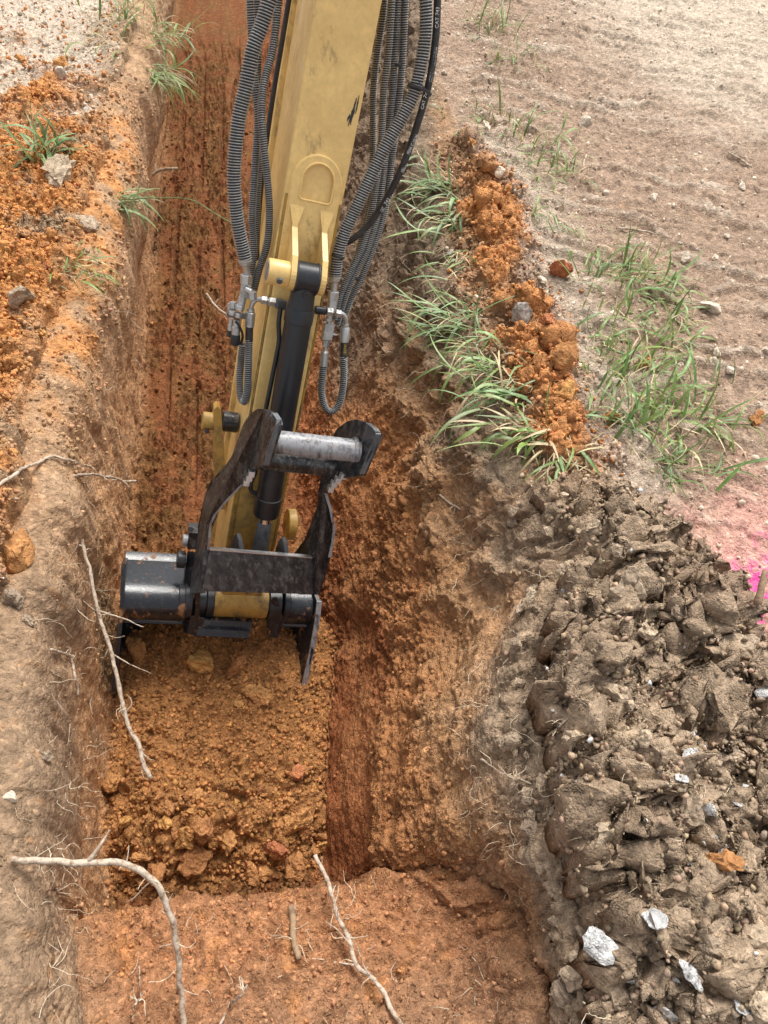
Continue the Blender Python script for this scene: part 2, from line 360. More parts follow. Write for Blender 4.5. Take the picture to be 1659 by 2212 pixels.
wr = mixc(wr, C_GB*1.05, sstep(.78, .94, hrel+.12*nW)*sstep(1.2, .8, Y)*.9)
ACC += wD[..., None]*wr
gr = mixc(np.broadcast_to(np.array((.36, .252, .178)), CO.shape), C_PALE*.96, sstep(.2, .95, lug*.8+.6*nA+.4*nB)*.7)
gr = mixc(gr, C_PALE*1.08, sstep(2.6, 4.2, Y+.7*nA)*sstep(1.4, 2.3, X)*.9)
bx_ = np.interp(Y, [p[1] for p in berm[::-1]], [p[0] for p in berm[::-1]])
gr = mixc(gr, C_PALE*.95, np.exp(-((bd-.22)/.1)**2)*sstep(.9, 1.3, Y)*.7*sstep(0, .08, X-bx_))
gr = mixc(gr, np.array((.34, .205, .115)), sstep(.06, -.03, X-bx_+.04*nB)*sstep(.9, 1.2, Y))
gr = mixc(gr, C_GB*.85, sstep(.10, -.02, X-xl[:, None]+.03*nB))
gr = mixc(gr, C_OR*np.array((1.0, .97, 1.0)), .9*sstep(.18, .8, bermm+.6*nB)*sstep(.85, 1.1, Y)*sstep(3.0, 2.5, Y))
gr = mixc(gr, mixc(np.broadcast_to(C_GB*1.22, CO.shape), C_DK*1.7, sstep(-.1, .4, nA)), heap)
gr = mixc(gr, np.array((.70, .36, .30)), (1-heap)*sstep(.42, .1, pdist+.12*nB)*.68*(1-np.clip(bermm, 0, 1)))
gr = mixc(gr, np.array((.80, .10, .34)), sstep(.13, .05, pdist+.08*nB+.05*nS)*sstep(-.2, .12, nS))
ACC += wE[..., None]*gr
CO = ACC
CO *= (1+.16*nS+.10*nB)[..., None]
CO = np.clip(CO, .01, .9)

idx = np.arange(NR*NC).reshape(NR, NC)
quads = np.stack([idx[:-1, :-1], idx[:-1, 1:], idx[1:, 1:], idx[1:, :-1]], -1)
cr = REG[:-1]; PF = P.reshape(-1, 3); CF = CO.reshape(-1, 3); NF = NM.reshape(-1, 3)
vmid = V[:-1]
def piece(name, cmask, rmask, label=None):
    qd = quads[np.ix_(rmask, cmask)].reshape(-1, 4)
    if len(qd) == 0: return
    u, inv = np.unique(qd.ravel(), return_inverse=True)
    o = mesh_obj(name, PF[u], inv.reshape(-1, 4), M['soil_cut' if name == 'left_trench_wall' else 'soil'], smooth=False); point_colour(o, CF[u]); o['kind'] = 'structure'
    if label: o['label'] = label
    return o
allr = np.ones(NR-1, bool)
piece('left_bank_ground', cr == 0, allr, 'bank left of the trench with orange spill and pale hard ground')
piece('left_trench_wall', cr == 1, allr, 'upright left trench wall of brown earth full of roots')
piece('end_bench', cr == 2, vmid < .445, 'reddish earth ledge at the near end of the trench')
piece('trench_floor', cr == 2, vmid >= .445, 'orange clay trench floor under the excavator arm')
piece('right_trench_wall', cr == 3, allr, 'slumped crumbly right trench wall, orange below and brown above')
piece('right_bank_ground', cr == 4, allr, 'compacted mud right of the trench with crawler track ridges')
# far ground sheet that carries the level on to the horizon
far = mesh_obj('ground', [(-200, -200, -.9), (200, -200, -.9), (200, 260, -.9), (-200, 260, -.9)], [(0, 1, 2, 3)], M['soil']); far['kind'] = 'structure'
point_colour(far, np.tile(C_TAN, (4, 1)))
SP = proj(PF); SPx, SPy, SPz = SP
def hit(tx, ty, rad=5):
    """the point of the built terrain seen along a sight line, and its normal"""
    m = np.nonzero((abs(SPx-tx) < rad) & (abs(SPy-ty) < rad) & (SPz > .2))[0]
    if len(m) == 0: return onz(tx, ty, 0), np.array([0, 0, 1.0])
    zmin = SPz[m].min(); k = m[SPz[m] < zmin+.03]; return PF[k].mean(0), unit(NF[k].mean(0))
# ================================================================== EXCAVATOR ARM
def paint_mat(name, col, dirt, rough=.4, wear=(.6, .6, .6), wear_amt=.0, metal=0.0, scale=14.0, streak=1.0, dirt_lo=.52, dirt_hi=.75, dirt_amt=1.0, wear_metal=.8):
    """paint with dried-mud blotches, fine streaky scratches and slightly uneven gloss"""
    m, nt, nd, lk, bs = new_mat(name)
    tc = nd.new('ShaderNodeTexCoord'); mp = N(nd, 'ShaderNodeMapping'); mp.inputs['Scale'].default_value = (1, 1, 1/streak); lk.new(tc.outputs['Object'], mp.inputs[0])
    n1 = N(nd, 'ShaderNodeTexNoise', Scale=scale, Detail=9.0, Roughness=.68); lk.new(mp.outputs[0], n1.inputs['Vector'])
    n2 = N(nd, 'ShaderNodeTexNoise', Scale=scale*6, Detail=6.0, Roughness=.7); lk.new(mp.outputs[0], n2.inputs['Vector'])
    v = ramp(nd, lk, n2.outputs[0], [(.3, .86), (.7, 1.1)])
    c0 = N(nd, 'ShaderNodeMix', data_type='RGBA', blend_type='MULTIPLY'); c0.inputs[0].default_value = 1; c0.inputs[6].default_value = (*col, 1); lk.new(v.outputs[0], c0.inputs[7])
    f1 = ramp(nd, lk, n1.outputs[0], [(dirt_lo, 0.0), (dirt_hi, dirt_amt)])
    c1 = N(nd, 'ShaderNodeMix', data_type='RGBA'); lk.new(f1.outputs[0], c1.inputs[0]); lk.new(c0.outputs[2], c1.inputs[6]); c1.inputs[7].default_value = (*dirt, 1)
    out = c1.outputs[2]
    rr = ramp(nd, lk, f1.outputs[0], [(0, rough), (1, .9)])
    if wear_amt:
        n3 = N(nd, 'ShaderNodeTexNoise', Scale=scale*2.2, Detail=8.0, Roughness=.75); mp2 = N(nd, 'ShaderNodeMapping'); mp2.inputs['Scale'].default_value = (1, 1, .25); lk.new(tc.outputs['Object'], mp2.inputs[0]); lk.new(mp2.outputs[0], n3.inputs['Vector'])
        f3 = ramp(nd, lk, n3.outputs[0], [(1-wear_amt-.12, 0.0), (1-wear_amt+.06, 1.0)])
        c2 = N(nd, 'ShaderNodeMix', data_type='RGBA'); lk.new(f3.outputs[0], c2.inputs[0]); lk.new(out, c2.inputs[6]); c2.inputs[7].default_value = (*wear, 1); out = c2.outputs[2]
        mt = N(nd, 'ShaderNodeMath', operation='MULTIPLY'); lk.new(f3.outputs[0], mt.inputs[0]); mt.inputs[1].default_value = wear_metal; lk.new(mt.outputs[0], bs.inputs['Metallic'])
    else: bs.inputs['Metallic'].default_value = metal
    lk.new(out, bs.inputs['Base Color']); lk.new(rr.outputs[0], bs.inputs['Roughness'])
    b = N(nd, 'ShaderNodeBump', Strength=.35, Distance=.0015); lk.new(n2.outputs[0], b.inputs['Height']); lk.new(b.outputs[0], bs.inputs['Normal'])
    return m
M['yellow'] = paint_mat('yellow_paint', (.80, .555, .205), (.58, .385, .145), rough=.33, wear=(.12, .085, .04), wear_amt=.31, scale=7, dirt_lo=.45, dirt_hi=.8, dirt_amt=.75, wear_metal=.1)
M['yellow_dirty_shaded'] = paint_mat('yellow_paint_dirty_shaded', (.46, .28, .065), (.15, .105, .055), rough=.45, wear=(.04, .035, .03), wear_amt=.33, scale=16, dirt_lo=.46, dirt_hi=.66, wear_metal=.1)
M['black'] = paint_mat('black_paint', (.016, .017, .020), (.17, .155, .14), rough=.22, wear=(.22, .21, .20), wear_amt=.37, scale=30, streak=5, dirt_lo=.48, dirt_hi=.82, dirt_amt=.6)
M['black_bucket'] = paint_mat('black_bucket_paint', (.014, .016, .021), (.33, .155, .06), rough=.2, wear=(.10, .095, .09), wear_amt=.36, scale=24, streak=1.5, dirt_lo=.57, dirt_hi=.64, dirt_amt=.85)
M['black_clean'] = paint_mat('black_cylinder_paint', (.016, .018, .022), (.10, .10, .105), rough=.36, scale=11, dirt_lo=.5, dirt_hi=.85, dirt_amt=.5)
M['grey_dust'] = paint_mat('dusty_dark_steel', (.10, .105, .115), (.20, .18, .16), rough=.5, scale=14, dirt_lo=.5, dirt_hi=.8, wear=(.02, .02, .02), wear_amt=.36, wear_metal=.1)
M['worn_steel'] = paint_mat('worn_steel', (.32, .32, .33), (.26, .15, .09), rough=.34, metal=.85, scale=22, dirt_lo=.54, dirt_hi=.66, dirt_amt=.85, wear=(.03, .03, .035), wear_amt=.40, wear_metal=.2)
M['cut_steel'] = paint_mat('bare_cut_steel', (.62, .62, .62), (.3, .25, .2), rough=.4, metal=.8, scale=60, dirt_lo=.55, dirt_hi=.8)
M['zinc'] = paint_mat('zinc_plated_steel', (.50, .50, .49), (.20, .18, .15), rough=.38, metal=.75, scale=60, dirt_lo=.5, dirt_hi=.75, dirt_amt=.8)
M['chrome'] = paint_mat('chrome', (.75, .76, .78), (.3, .3, .3), rough=.12, metal=1.0, scale=10, dirt_lo=.7, dirt_hi=.9)
M['rubber'] = paint_mat('black_rubber', (.022, .022, .024), (.09, .085, .08), rough=.55, scale=30, dirt_lo=.45, dirt_hi=.8, dirt_amt=.8)
M['coil'] = paint_mat('grey_hose_guard', (.42, .43, .42), (.22, .20, .17), rough=.38, metal=.35, scale=40, dirt_lo=.45, dirt_hi=.75, dirt_amt=.8)
M['print_white'] = paint_mat('white_print', (.75, .75, .73), (.3, .3, .3), rough=.6, scale=90, dirt_lo=.55, dirt_hi=.75)
M['print_yellow'] = paint_mat('yellow_print', (.75, .52, .06), (.2, .17, .1), rough=.6, scale=90, dirt_lo=.55, dirt_hi=.75)

SC = .92
_T = atd(754, 0, 1.84*SC); _M = atd(596, 880, 2.3*SC)
Dd = unit(_T-_M); _s0 = unit(ray(5300, 1570)); Ss = unit(_s0-Dd*(_s0@Dd)); Nn = np.cross(Ss, Dd); B0 = _M-Dd*.6*SC
def L(s, n, d): return B0+Ss*s+Nn*n+Dd*d           # arm axes: across, out of the front face, up the stick
def loc(P):
    q = np.asarray(P)-B0; return np.array([q@Ss, q@Nn, q@Dd])
def An(tx, ty, n):
    r = ray(tx, ty); t = (n-(EYE-B0)@Nn)/(r@Nn); return EYE+r*t

# ---- geometry primitives: each returns (verts, faces)
def g_join(*gs):
    V_, F_ = [], []
    for v_, f_ in gs:
        k = len(V_); V_.extend([np.asarray(p) for p in v_]); F_.extend([tuple(i+k for i in f) for f in f_])
    return V_, F_
def g_prism(poly, vec):
    n = len(poly); vec = np.asarray(vec)
    return [np.asarray(p) for p in poly]+[np.asarray(p)+vec for p in poly], [tuple(range(n))[::-1], tuple(range(n, 2*n))]+[(i, (i+1) % n, n+(i+1) % n, n+i) for i in range(n)]
def frame_of(ax, ref=None):
    ax = unit(ax); ref = Nn if ref is None else ref
    if abs(ax@ref) > .9: ref = Ss
    u = unit(np.cross(ax, ref)); return ax, u, np.cross(ax, u)
def g_lathe(p0, p1, prof, seg=20, rot=0.0):
    """prof: list of (fraction along, radius)"""
    p0 = np.asarray(p0); p1 = np.asarray(p1); ax, u, w = frame_of(p1-p0); V_ = []; F_ = []
    for f, r in prof:
        for k in range(seg):
            a = 2*pi*k/seg+rot; V_.append(p0+(p1-p0)*f+(u*cos(a)+w*sin(a))*r)
    for i in range(len(prof)-1):
        for k in range(seg): F_.append((i*seg+k, i*seg+(k+1) % seg, (i+1)*seg+(k+1) % seg, (i+1)*seg+k))
    F_.append(tuple(range(seg))[::-1]); m = (len(prof)-1)*seg; F_.append(tuple(range(m, m+seg)))
    return V_, F_
def g_cyl(p0, p1, r, seg=24, bev=.0025):
    Lh = np.linalg.norm(np.asarray(p1)-np.asarray(p0)); b = min(bev, Lh*.3, r*.4)/Lh
    return g_lathe(p0, p1, [(0, r-b*Lh), (b, r), (1-b, r), (1, r-b*Lh)], seg)
def g_hex(p0, p1, r, rot=.3):
    Lh = np.linalg.norm(np.asarray(p1)-np.asarray(p0)); b = min(.002, Lh*.2)/Lh
    return g_lathe(p0, p1, [(0, r*.88), (b, r), (1-b, r), (1, r*.88)], 6, rot)
def g_box(c, hs, hn, hd, bev=.002):
    """box in arm axes, chamfered corners"""
    c = np.asarray(c); V_, F_ = [], []
    poly = [(-hs+bev, -hn), (hs-bev, -hn), (hs, -hn+bev), (hs, hn-bev), (hs-bev, hn), (-hs+bev, hn), (-hs, hn-bev), (-hs, -hn+bev)]
    return g_prism([c+Ss*a+Nn*b-Dd*hd for a, b in poly], Dd*2*hd)
def catmull(pts, step):
    pts = [np.asarray(p, float) for p in pts]; P4 = [2*pts[0]-pts[1]]+pts+[2*pts[-1]-pts[-2]]; out = []
    for i in range(1, len(P4)-2):
        a, b, c, e = P4[i-1:i+3]; n = max(2, int(np.linalg.norm(c-b)/step*4))
        for k in range(n):
            t = k/n; out.append(.5*((2*b)+(-a+c)*t+(2*a-5*b+4*c-e)*t*t+(-a+3*b-3*c+e)*t**3))
    out.append(P4[-2]); out = np.array(out); dl = np.concatenate([[0], np.cumsum(np.linalg.norm(np.diff(out, axis=0), axis=1))])
    m = max(3, int(dl[-1]/step)+1); q = np.linspace(0, dl[-1], m); return np.stack([np.interp(q, dl, out[:, k]) for k in range(3)], 1)
def transport(path):
    t = np.gradient(path, axis=0); t /= np.linalg.norm(t, axis=1, keepdims=True); u = np.zeros_like(t)
    r = Nn if abs(t[0]@Nn) < .9 else Ss; u[0] = unit(r-t[0]*(r@t[0]))
    for i in range(1, len(t)): u[i] = unit(u[i-1]-t[i]*(u[i-1]@t[i]))
    return t, u, np.cross(t, u)
def g_tube(path, r, seg=10, cap=True):
    path = np.asarray(path); t, u, w = transport(path); rr = np.broadcast_to(r, len(path)); V_ = []; F_ = []
    for i in range(len(path)):
        for k in range(seg):
            a = 2*pi*k/seg; V_.append(path[i]+(u[i]*cos(a)+w[i]*sin(a))*rr[i])
    for i in range(len(path)-1):
        for k in range(seg): F_.append((i*seg+k, i*seg+(k+1) % seg, (i+1)*seg+(k+1) % seg, (i+1)*seg+k))
    if cap: F_.append(tuple(range(seg))[::-1]); m = (len(path)-1)*seg; F_.append(tuple(range(m, m+seg)))
    return V_, F_
def part(name, g, mat, parent, smooth=False, label=None):
    o = mesh_obj(name, g[0], g[1], M[mat], parent, loc=None)
    if smooth:
        o.data.polygons.foreach_set('use_smooth', np.ones(len(o.data.polygons), dtype=bool))
        o.data.set_sharp_from_angle(angle=radians(38))
    if label: o['label'] = label
    return o

EX = empty('excavator_arm'); tag(EX, 'yellow excavator arm with black bucket and hydraulic hoses reaching down into the trench', 'excavator arm')

# ---- stick: box beam of welded plates
W = .0735; TOP = 2.9; BOT = -.05
stick = empty('stick'); stick.parent = EX
def slab(s0, s1, n0, n1, d0, d1, bev=.003):
    return g_prism([L(a, b, d0) for a, b in [(s0+bev, n0), (s1-bev, n0), (s1, n0+bev), (s1, n1-bev), (s1-bev, n1), (s0+bev, n1), (s0, n1-bev), (s0, n0+bev)]], Dd*(d1-d0))
DS = .40  # below this split the yellow is darker: grime plus shade put into the colour
part('front_plate', slab(-W, W, -.012, 0, DS, TOP), 'yellow', stick); part('front_plate', slab(-W, W, -.012, 0, BOT, DS), 'yellow_dirty_shaded', stick, label='grimy lower end of the stick front, shade painted in')
part('side_plate', slab(-W+.001, -W+.012, -.262, -.0125, BOT, TOP), 'yellow', stick)
part('side_plate', slab(W-.012, W-.001, -.262, -.0125, BOT, TOP), 'yellow', stick)
part('rear_plate', slab(-W-.014, W+.014, -.276, -.2625, BOT, TOP), 'yellow', stick)
# raised casting with a D shaped pocket in its head
def ploop(pts): return [An(x, y, 0) for x, y in pts]
def arch(cs, hw, d_sh, d_top, d_bot, n=14):
    lo = [(cs-hw, d_bot)]; up = [(cs+hw*cos(a), d_sh+(d_top-d_sh)*sin(a)) for a in np.linspace(pi, 0, n)]
    return lo+up+[(cs+hw, d_bot)]
def g_plate_hole(outer, inner, n0, n1):
    bm = bmesh.new(); es = []
    for lp in (outer, inner):
        vs_ = [bm.verts.new(L(a, n1, b)) for a, b in lp]
        es += [bm.edges.new((vs_[i], vs_[(i+1) % len(vs_)])) for i in range(len(vs_))]
    bmesh.ops.triangle_fill(bm, use_beauty=True, edges=es)
    ret = bmesh.ops.extrude_face_region(bm, geom=list(bm.faces)); vv = [e for e in ret['geom'] if isinstance(e, bmesh.types.BMVert)]
    bmesh.ops.translate(bm, verts=vv, vec=Vector(Nn*(n0-n1))); bm.verts.index_update()
    g = ([np.array(v_.co) for v_ in bm.verts], [tuple(x.index for x in f.verts) for f in bm.faces]); bm.free(); return g
k_ = SC
outer = arch(.001, .060, 1.232*k_, 1.302*k_, DS); inner = arch(.003, .040, 1.238*k_, 1.285*k_, 1.19*k_)
inner = inner[:-1]+[(.043, 1.197*k_), (.036, 1.190*k_), (-.030, 1.190*k_), (-.037, 1.197*k_)]
inner[0] = (-.037, 1.2*k_)
cast = part('casting', g_plate_hole(outer, inner, .0005, .007), 'yellow', stick, label='raised yellow casting with a D shaped pocket')
part('casting_weld', g_tube([L(a, .001, b) for a, b in outer], .0045, 6), 'yellow', cast, True)
part('casting', slab(-.059, .061, .0005, .007, .03, DS), 'yellow_dirty_shaded', stick)
for s_ in (-.066, .068): part('edge_strip', slab(s_-.0035, s_+.0035, .0003, .004, .03, 1.1), 'yellow_dirty_shaded', stick)
part('pocket_rim', g_tube([L(a, .0065, b) for a, b in inner+[inner[0]]], .0032, 6), 'yellow', cast, True)
# cylinder bracket: two gusset plates carrying the pin
PIN = An(660, 600, .078); ps, pn, pd = loc(PIN)
def gusset(s0, th):
    prof = [(1.165*k_, .006), (1.165*k_, .011), (1.12*k_, .022), (pd+.05, pn+.012)]+[(pd+.040*cos(a), pn+.040*sin(a)) for a in np.linspace(.6, -2.6+2*pi-2*pi, 3)][:0]
    prof += [(pd+.036*cos(a), pn+.036*sin(a)) for a in np.linspace(1.1, 3.9, 12)]
    prof += [(pd-.02, .007), (pd+.0, .006)]
    return g_prism([L(s0, b, a) for a, b in prof], Ss*th)
for s0 in (-.044, .031):
    br = part('cylinder_bracket', gusset(s0+ps*.0, .014), 'yellow', stick)
    cs = s0+.007
    fl_ = [L(cs-.018, .0075, 1.172*k_), L(cs+.018, .0075, 1.172*k_), L(cs+.008, .018, 1.13*k_), L(cs-.008, .018, 1.13*k_)]
    part('bracket_toe', g_prism(fl_, -Nn*.006), 'yellow', br)
bo = part('pin_boss', g_lathe(L(-.096, pn, pd), L(-.0445, pn, pd), [(0, .022), (0, .029), (.06, .031), (1, .031)], 28), 'yellow', stick, True)
part('boss_bore', g_cyl(L(-.0975, pn, pd), L(-.095, pn, pd), .024), 'worn_steel', bo, True)
part('bolt_head', g_hex(L(-.068, pn+.025, pd-.010), L(-.068, pn+.034, pd-.014), .0085), 'grey_dust', bo)
# black scuffs are wear with a shape of their own
for j, (x0, y0, x1, y1, w_) in enumerate([(770, 212, 757, 270, 2.4), (764, 232, 752, 272, 2.0), (776, 206, 768, 246, 1.4), (756, 246, 750, 262, 1.5)]):
    p = [An(x0, y0, .0012), An((x0+x1)/2+1.0, (y0+y1)/2, .0012), An(x1, y1, .0012)]
    a = An(x0, y0, .0012); b = An(x1, y1, .0012); sd_ = unit(np.cross(b-a, Nn))*w_*.0011
    pts = []
    for f in np.linspace(0, 1, 9): pts.append(a+(b-a)*f+sd_*(.35+.65*sin(pi*f))*(1+.5*random.uniform(-1, 1)))
    for f in np.linspace(1, 0, 9): pts.append(a+(b-a)*f-sd_*(.35+.65*sin(pi*f))*(1+.5*random.uniform(-1, 1)))
    part('paint_scuff', g_prism(pts, -Nn*.0008), 'rubber', stick)
# lower boss of the stick and side link
def cyl_s(x0, y0, x1, y1, n, r, seg=28):
    a = An(x0, y0, n); ds = loc(An(x1, y1, n))[0]-loc(a)[0]; return g_cyl(a, a+Ss*ds, r, seg)
lb = part('lower_boss', cyl_s(459, 1296, 575, 1300, -.012, .052, 36), 'yellow_dirty_shaded', stick, True)
part('boss_housing', slab(-.066, .058, -.10, .018, -.10, .06), 'yellow_dirty_shaded', lb)
part('link_boss', cyl_s(618, 1132, 636, 1133, -.11, .05), 'yellow_dirty_shaded', stick, True)
lk_ = empty('side_link'); lk_.parent = EX
lpoly = [(461, 905), (463, 884), (470, 878), (477, 884), (484, 960), (487, 1030), (486, 1100), (470, 1100), (464, 1030)]
part('link_plate', g_prism([An(x, y, -.10) for x, y in lpoly], -Nn*.045), 'yellow_dirty_shaded', lk_)
part('link_pin_boss', cyl_s(437, 908, 461, 911, -.125, .026), 'yellow_dirty_shaded', lk_, True)
part('link_pivot', cyl_s(479, 909, 514, 911, -.125, .030), 'black', lk_, True)
part('grease_fitting', g_cyl(An(447, 925, -.105), An(446, 936, -.10), .006), 'rubber', lk_, True)

# ---- bucket cylinder
CY = empty('bucket_cylinder'); CY.parent = EX
c_top = L(ps, pn, pd); c_end = An(574, 1112, .062)
ax = unit(c_end-c_top)
part('eye', g_cyl(L(-.0285, pn, pd), L(.0295, pn, pd), .038), 'black_clean', CY, True)
part('grease_ring', g_cyl(L(-.030, pn, pd), L(-.0245, pn, pd), .0395), 'rubber', CY, True); part('grease_ring', g_cyl(L(.0225, pn, pd), L(.0305, pn, pd), .0395), 'rubber', CY, True)
part('neck', g_lathe(c_top+ax*.012, c_top+ax*.085, [(0, .030), (.5, .031), (1, .0345)], 28), 'black_clean', CY, True)
Lb = np.linalg.norm(c_end-c_top)
part('barrel', g_lathe(c_top+ax*.075, c_end, [(0, .0345), (.012, .0365), (.06, .0365), (.062, .0345), (.90, .0345), (.902, .0375), (.985, .0375), (1, .034)], 36), 'black_clean', CY, True)
part('grease_nipple', g_hex(c_top+ax*.034+Nn*.028, c_top+ax*.036+Nn*.036, .0085), 'rubber', CY)
part('rod', g_cyl(c_end-ax*.01, c_end+ax*.03, .0175), 'chrome', CY, True)
part('rod_eye', g_lathe(c_end+ax*.022, c_end+ax*.20, [(0, .017), (.04, .021), (.5, .024), (1, .03)], 24), 'grey_dust', CY, True)
pt = [(606, 664), (602, 700), (603, 735), (596, 775), (587, 820), (577, 870), (566, 925), (556, 985), (551, 1020), (543, 1040), (541, 1055), (547, 1064), (560, 1066)]
part('feed_pipe', g_tube(catmull([An(x, y, .052) for x, y in pt], .008), .0062, 10), 'black_clean', CY, True)

# ---- hoses and fittings
def hose(name, pts, r, coil=True, mat='rubber', pitch=None, lab=None):
    path = catmull([An(x, y, n) for x, y, n in pts], .012)
    o = part(name, g_tube(path, r*(.80 if coil else 1), 10), mat, EX, True, lab)
    if coil:
        pitch = pitch or .0062; ln = np.linalg.norm(np.diff(path, axis=0), axis=1).sum(); turns = ln/pitch; per = 9
        n = int(turns*per); q = np.linspace(0, len(path)-1, n); i0 = np.minimum(q.astype(int), len(path)-2); f = (q-i0)[:, None]
        c = path[i0]*(1-f)+path[i0+1]*f; t, u, w = transport(path); t = t[i0]*(1-f)+t[i0+1]*f; u = u[i0]*(1-f)+u[i0+1]*f; w = w[i0]*(1-f)+w[i0+1]*f
        a = np.arange(n)*2*pi/per; e = u*np.cos(a)[:, None]+w*np.sin(a)[:, None]; wr_ = pitch*.23
        cen = c+e*(r-wr_); sides = [cen+e*wr_*1.1, cen+t*wr_, cen-e*wr_*.9, cen-t*wr_]
        VV = np.stack(sides, 1).reshape(-1, 3); b = np.arange(n-1)*4
        FF = np.concatenate([np.stack([b+k, b+(k+1) % 4, b+4+(k+1) % 4, b+4+k], 1) for k in range(4)])
        co = mesh_obj('coil_guard', VV, FF, M['coil'], o, smooth=True)
    return o
k = .0012*.97
h_big_l = hose('hose', [(640, -230, 0), (605, -80, .0), (582, 0, .0), (566, 55, .0), (546, 109, .0), (532, 182, 0), (516, 255, 0), (508, 327, 0), (505, 382, 0), (508, 436, 0), (515, 491, 0), (527, 548, 0), (530, 566, 0)], 15.5*k, lab='thick coil wrapped hose left of the stick')
hose('hose', [(520, -230, -.1), (536, -60, -.1), (540, 0, -.1), (544, 90, -.1), (551, 182, -.09), (557, 255, -.08), (553, 327, -.07), (548, 400, -.06), (544, 473, -.06), (547, 545, -.06), (535, 620, -.06)], 8.5*k, pitch=.005)
hose('hose', [(625, -200, -.1), (606, -40, -.1), (600, 20, -.1), (589, 109, -.09), (570, 182, -.07), (565, 255, -.05), (571, 327, -.04), (577, 382, -.04), (582, 455, -.04), (577, 527, -.05), (559, 584, -.06), (545, 640, -.08)], 9*k, pitch=.005)
hose('hose', [(560, -200, -.12), (556, -40, -.13), (556, 40, -.13), (558, 120, -.12), (556, 200, -.12), (563, 280, -.12), (560, 350, -.11), (556, 430, -.10), (553, 520, -.10), (540, 610, -.10)], 8*k, pitch=.005)
hose('hard_line', [(655, -200, -.2), (624, 0, -.2), (609, 91, -.2), (588, 218, -.2), (573, 327, -.2), (562, 430, -.2), (556, 520, -.2), (556, 560, -.22)], 5.5*k, coil=False, lab='thin black pipe behind the stick')
h_big_r = hose('hose', [(900, -230, 0), (915, -90, .0), (920, 0, .0), (919, 73, 0), (908, 145, 0), (893, 204, 0), (864, 262, 0), (831, 320, 0), (795, 393, 0), (766, 455, 0), (742, 509, 0), (729, 556, 0), (723, 600, 0)], 14.5*k, lab='thick coil wrapped hose right of the stick')
h_sm = hose('hose', [(930, -230, -.01), (943, -90, -.01), (945, 0, -.01), (940, 91, -.01), (926, 182, -.01), (900, 273, -.02), (871, 356, -.03), (835, 429, -.05), (795, 487, -.07), (762, 516, -.08), (735, 530, -.10)], 7.5*k, coil=False, lab='smooth black rubber hose with white lettering')
hose('hose', [(860, -230, -.1), (848, -60, -.1), (846, 0, -.1), (839, 109, -.1), (828, 200, -.1), (824, 291, -.1), (817, 364, -.09), (802, 455, -.08), (784, 527, -.07), (752, 596, -.06), (734, 640, -.06), (722, 690, -.07)], 8.5*k, pitch=.005)
hose('hose', [(875, -230, -.13), (863, -60, -.12), (860, 0, -.12), (853, 109, -.12), (846, 218, -.12), (835, 309, -.12), (817, 455, -.10), (793, 538, -.08), (764, 596, -.07), (744, 645, -.07), (728, 700, -.09)], 8.5*k, pitch=.005)
hose('hose', [(890, -230, -.13), (878, -60, -.12), (875, 0, -.12), (868, 145, -.12), (857, 255, -.12), (846, 346, -.12), (831, 455, -.11), (809, 527, -.10), (782, 596, -.09), (756, 650, -.09), (735, 710, -.11)], 8.5*k, pitch=.005)
hose('hose', [(850, -230, -.16), (832, -40, -.16), (826, 40, -.16), (815, 110, -.17), (806, 200, -.18), (805, 320, -.18), (800, 430, -.17), (775, 540, -.15), (745, 620, -.14)], 8.5*k, pitch=.005)
u_l = hose('hose', [(538, 734, -.0), (537, 765, -.0), (536, 805, -.0), (534, 845, -.005), (527, 868, -.02), (519, 852, -.04), (518, 815, -.05), (521, 775, -.05), (524, 742, -.05)], 9.6*k, pitch=.0055, lab='short coil wrapped hose bent in a loop on the left')
u_r = hose('hose', [(742, 770, 0), (742, 821, 0), (737, 857, 0), (727, 882, 0), (712, 890, 0), (700, 876, 0), (694, 845, 0), (696, 815, 0), (699, 787, 0)], 9.4*k, pitch=.0055, lab='short coil wrapped hose hanging in a loop on the right')
def ctube(pts, r, seg=12): return g_tube(catmull([An(*p) for p in pts], .004), r, seg)
part('hose_end', ctube([(539, 702, 0), (538.5, 718, 0), (538, 737, 0)], 8.6*k), 'rubber', u_l, True)
ue = part('hose_end', ctube([(744, 735, 0), (743, 752, 0), (742, 773, 0)], 8.2*k), 'rubber', u_r, True)
FT = empty('hose_fittings'); FT.parent = EX; FT['label'] = 'cluster of zinc plated hydraulic fittings left of the cylinder'
def hx(x0, y0, x1, y1, n, rp, mat='zinc', par=None): return part('hex_nut', g_hex(An(x0, y0, n), An(x1, y1, n), rp*k), mat, par or FT)
part('ferrule', g_lathe(An(528, 560, 0), An(535, 597, 0), [(0, 14*k), (.3, 13*k), (.36, 9*k), (.62, 7*k), (1, 7*k)], 20), 'zinc', FT, True)
hx(532, 593, 531, 614, 0, 13)
part('tee_block', g_box(An(530, 627, -.002), .012, .011, .017), 'zinc', FT)
part('swivel', g_cyl(An(530, 624, .01), An(545, 632, .022), 6.5*k), 'zinc', FT, True)
hx(545, 629, 546, 648, .02, 9.5)
part('adapter', g_cyl(An(525, 640, 0), An(520, 662, 0), 9*k), 'zinc', FT, True)
hx(519, 659, 517, 670, .004, 11); hx(504, 652, 503, 668, -.01, 8); hx(498, 655, 497, 672, -.02, 7)
part('mount_flange', g_box(An(512, 680, -.008), .026, .012, .005), 'grey_dust', FT)
hx(502, 672, 501, 681, .01, 8); hx(515, 676, 514, 686, .012, 8)
part('coupler', g_lathe(An(512, 690, 0), An(509, 724, 0), [(0, 8*k), (.45, 8*k), (.5, 9.5*k), (1, 9.5*k)], 20), 'zinc', FT, True)
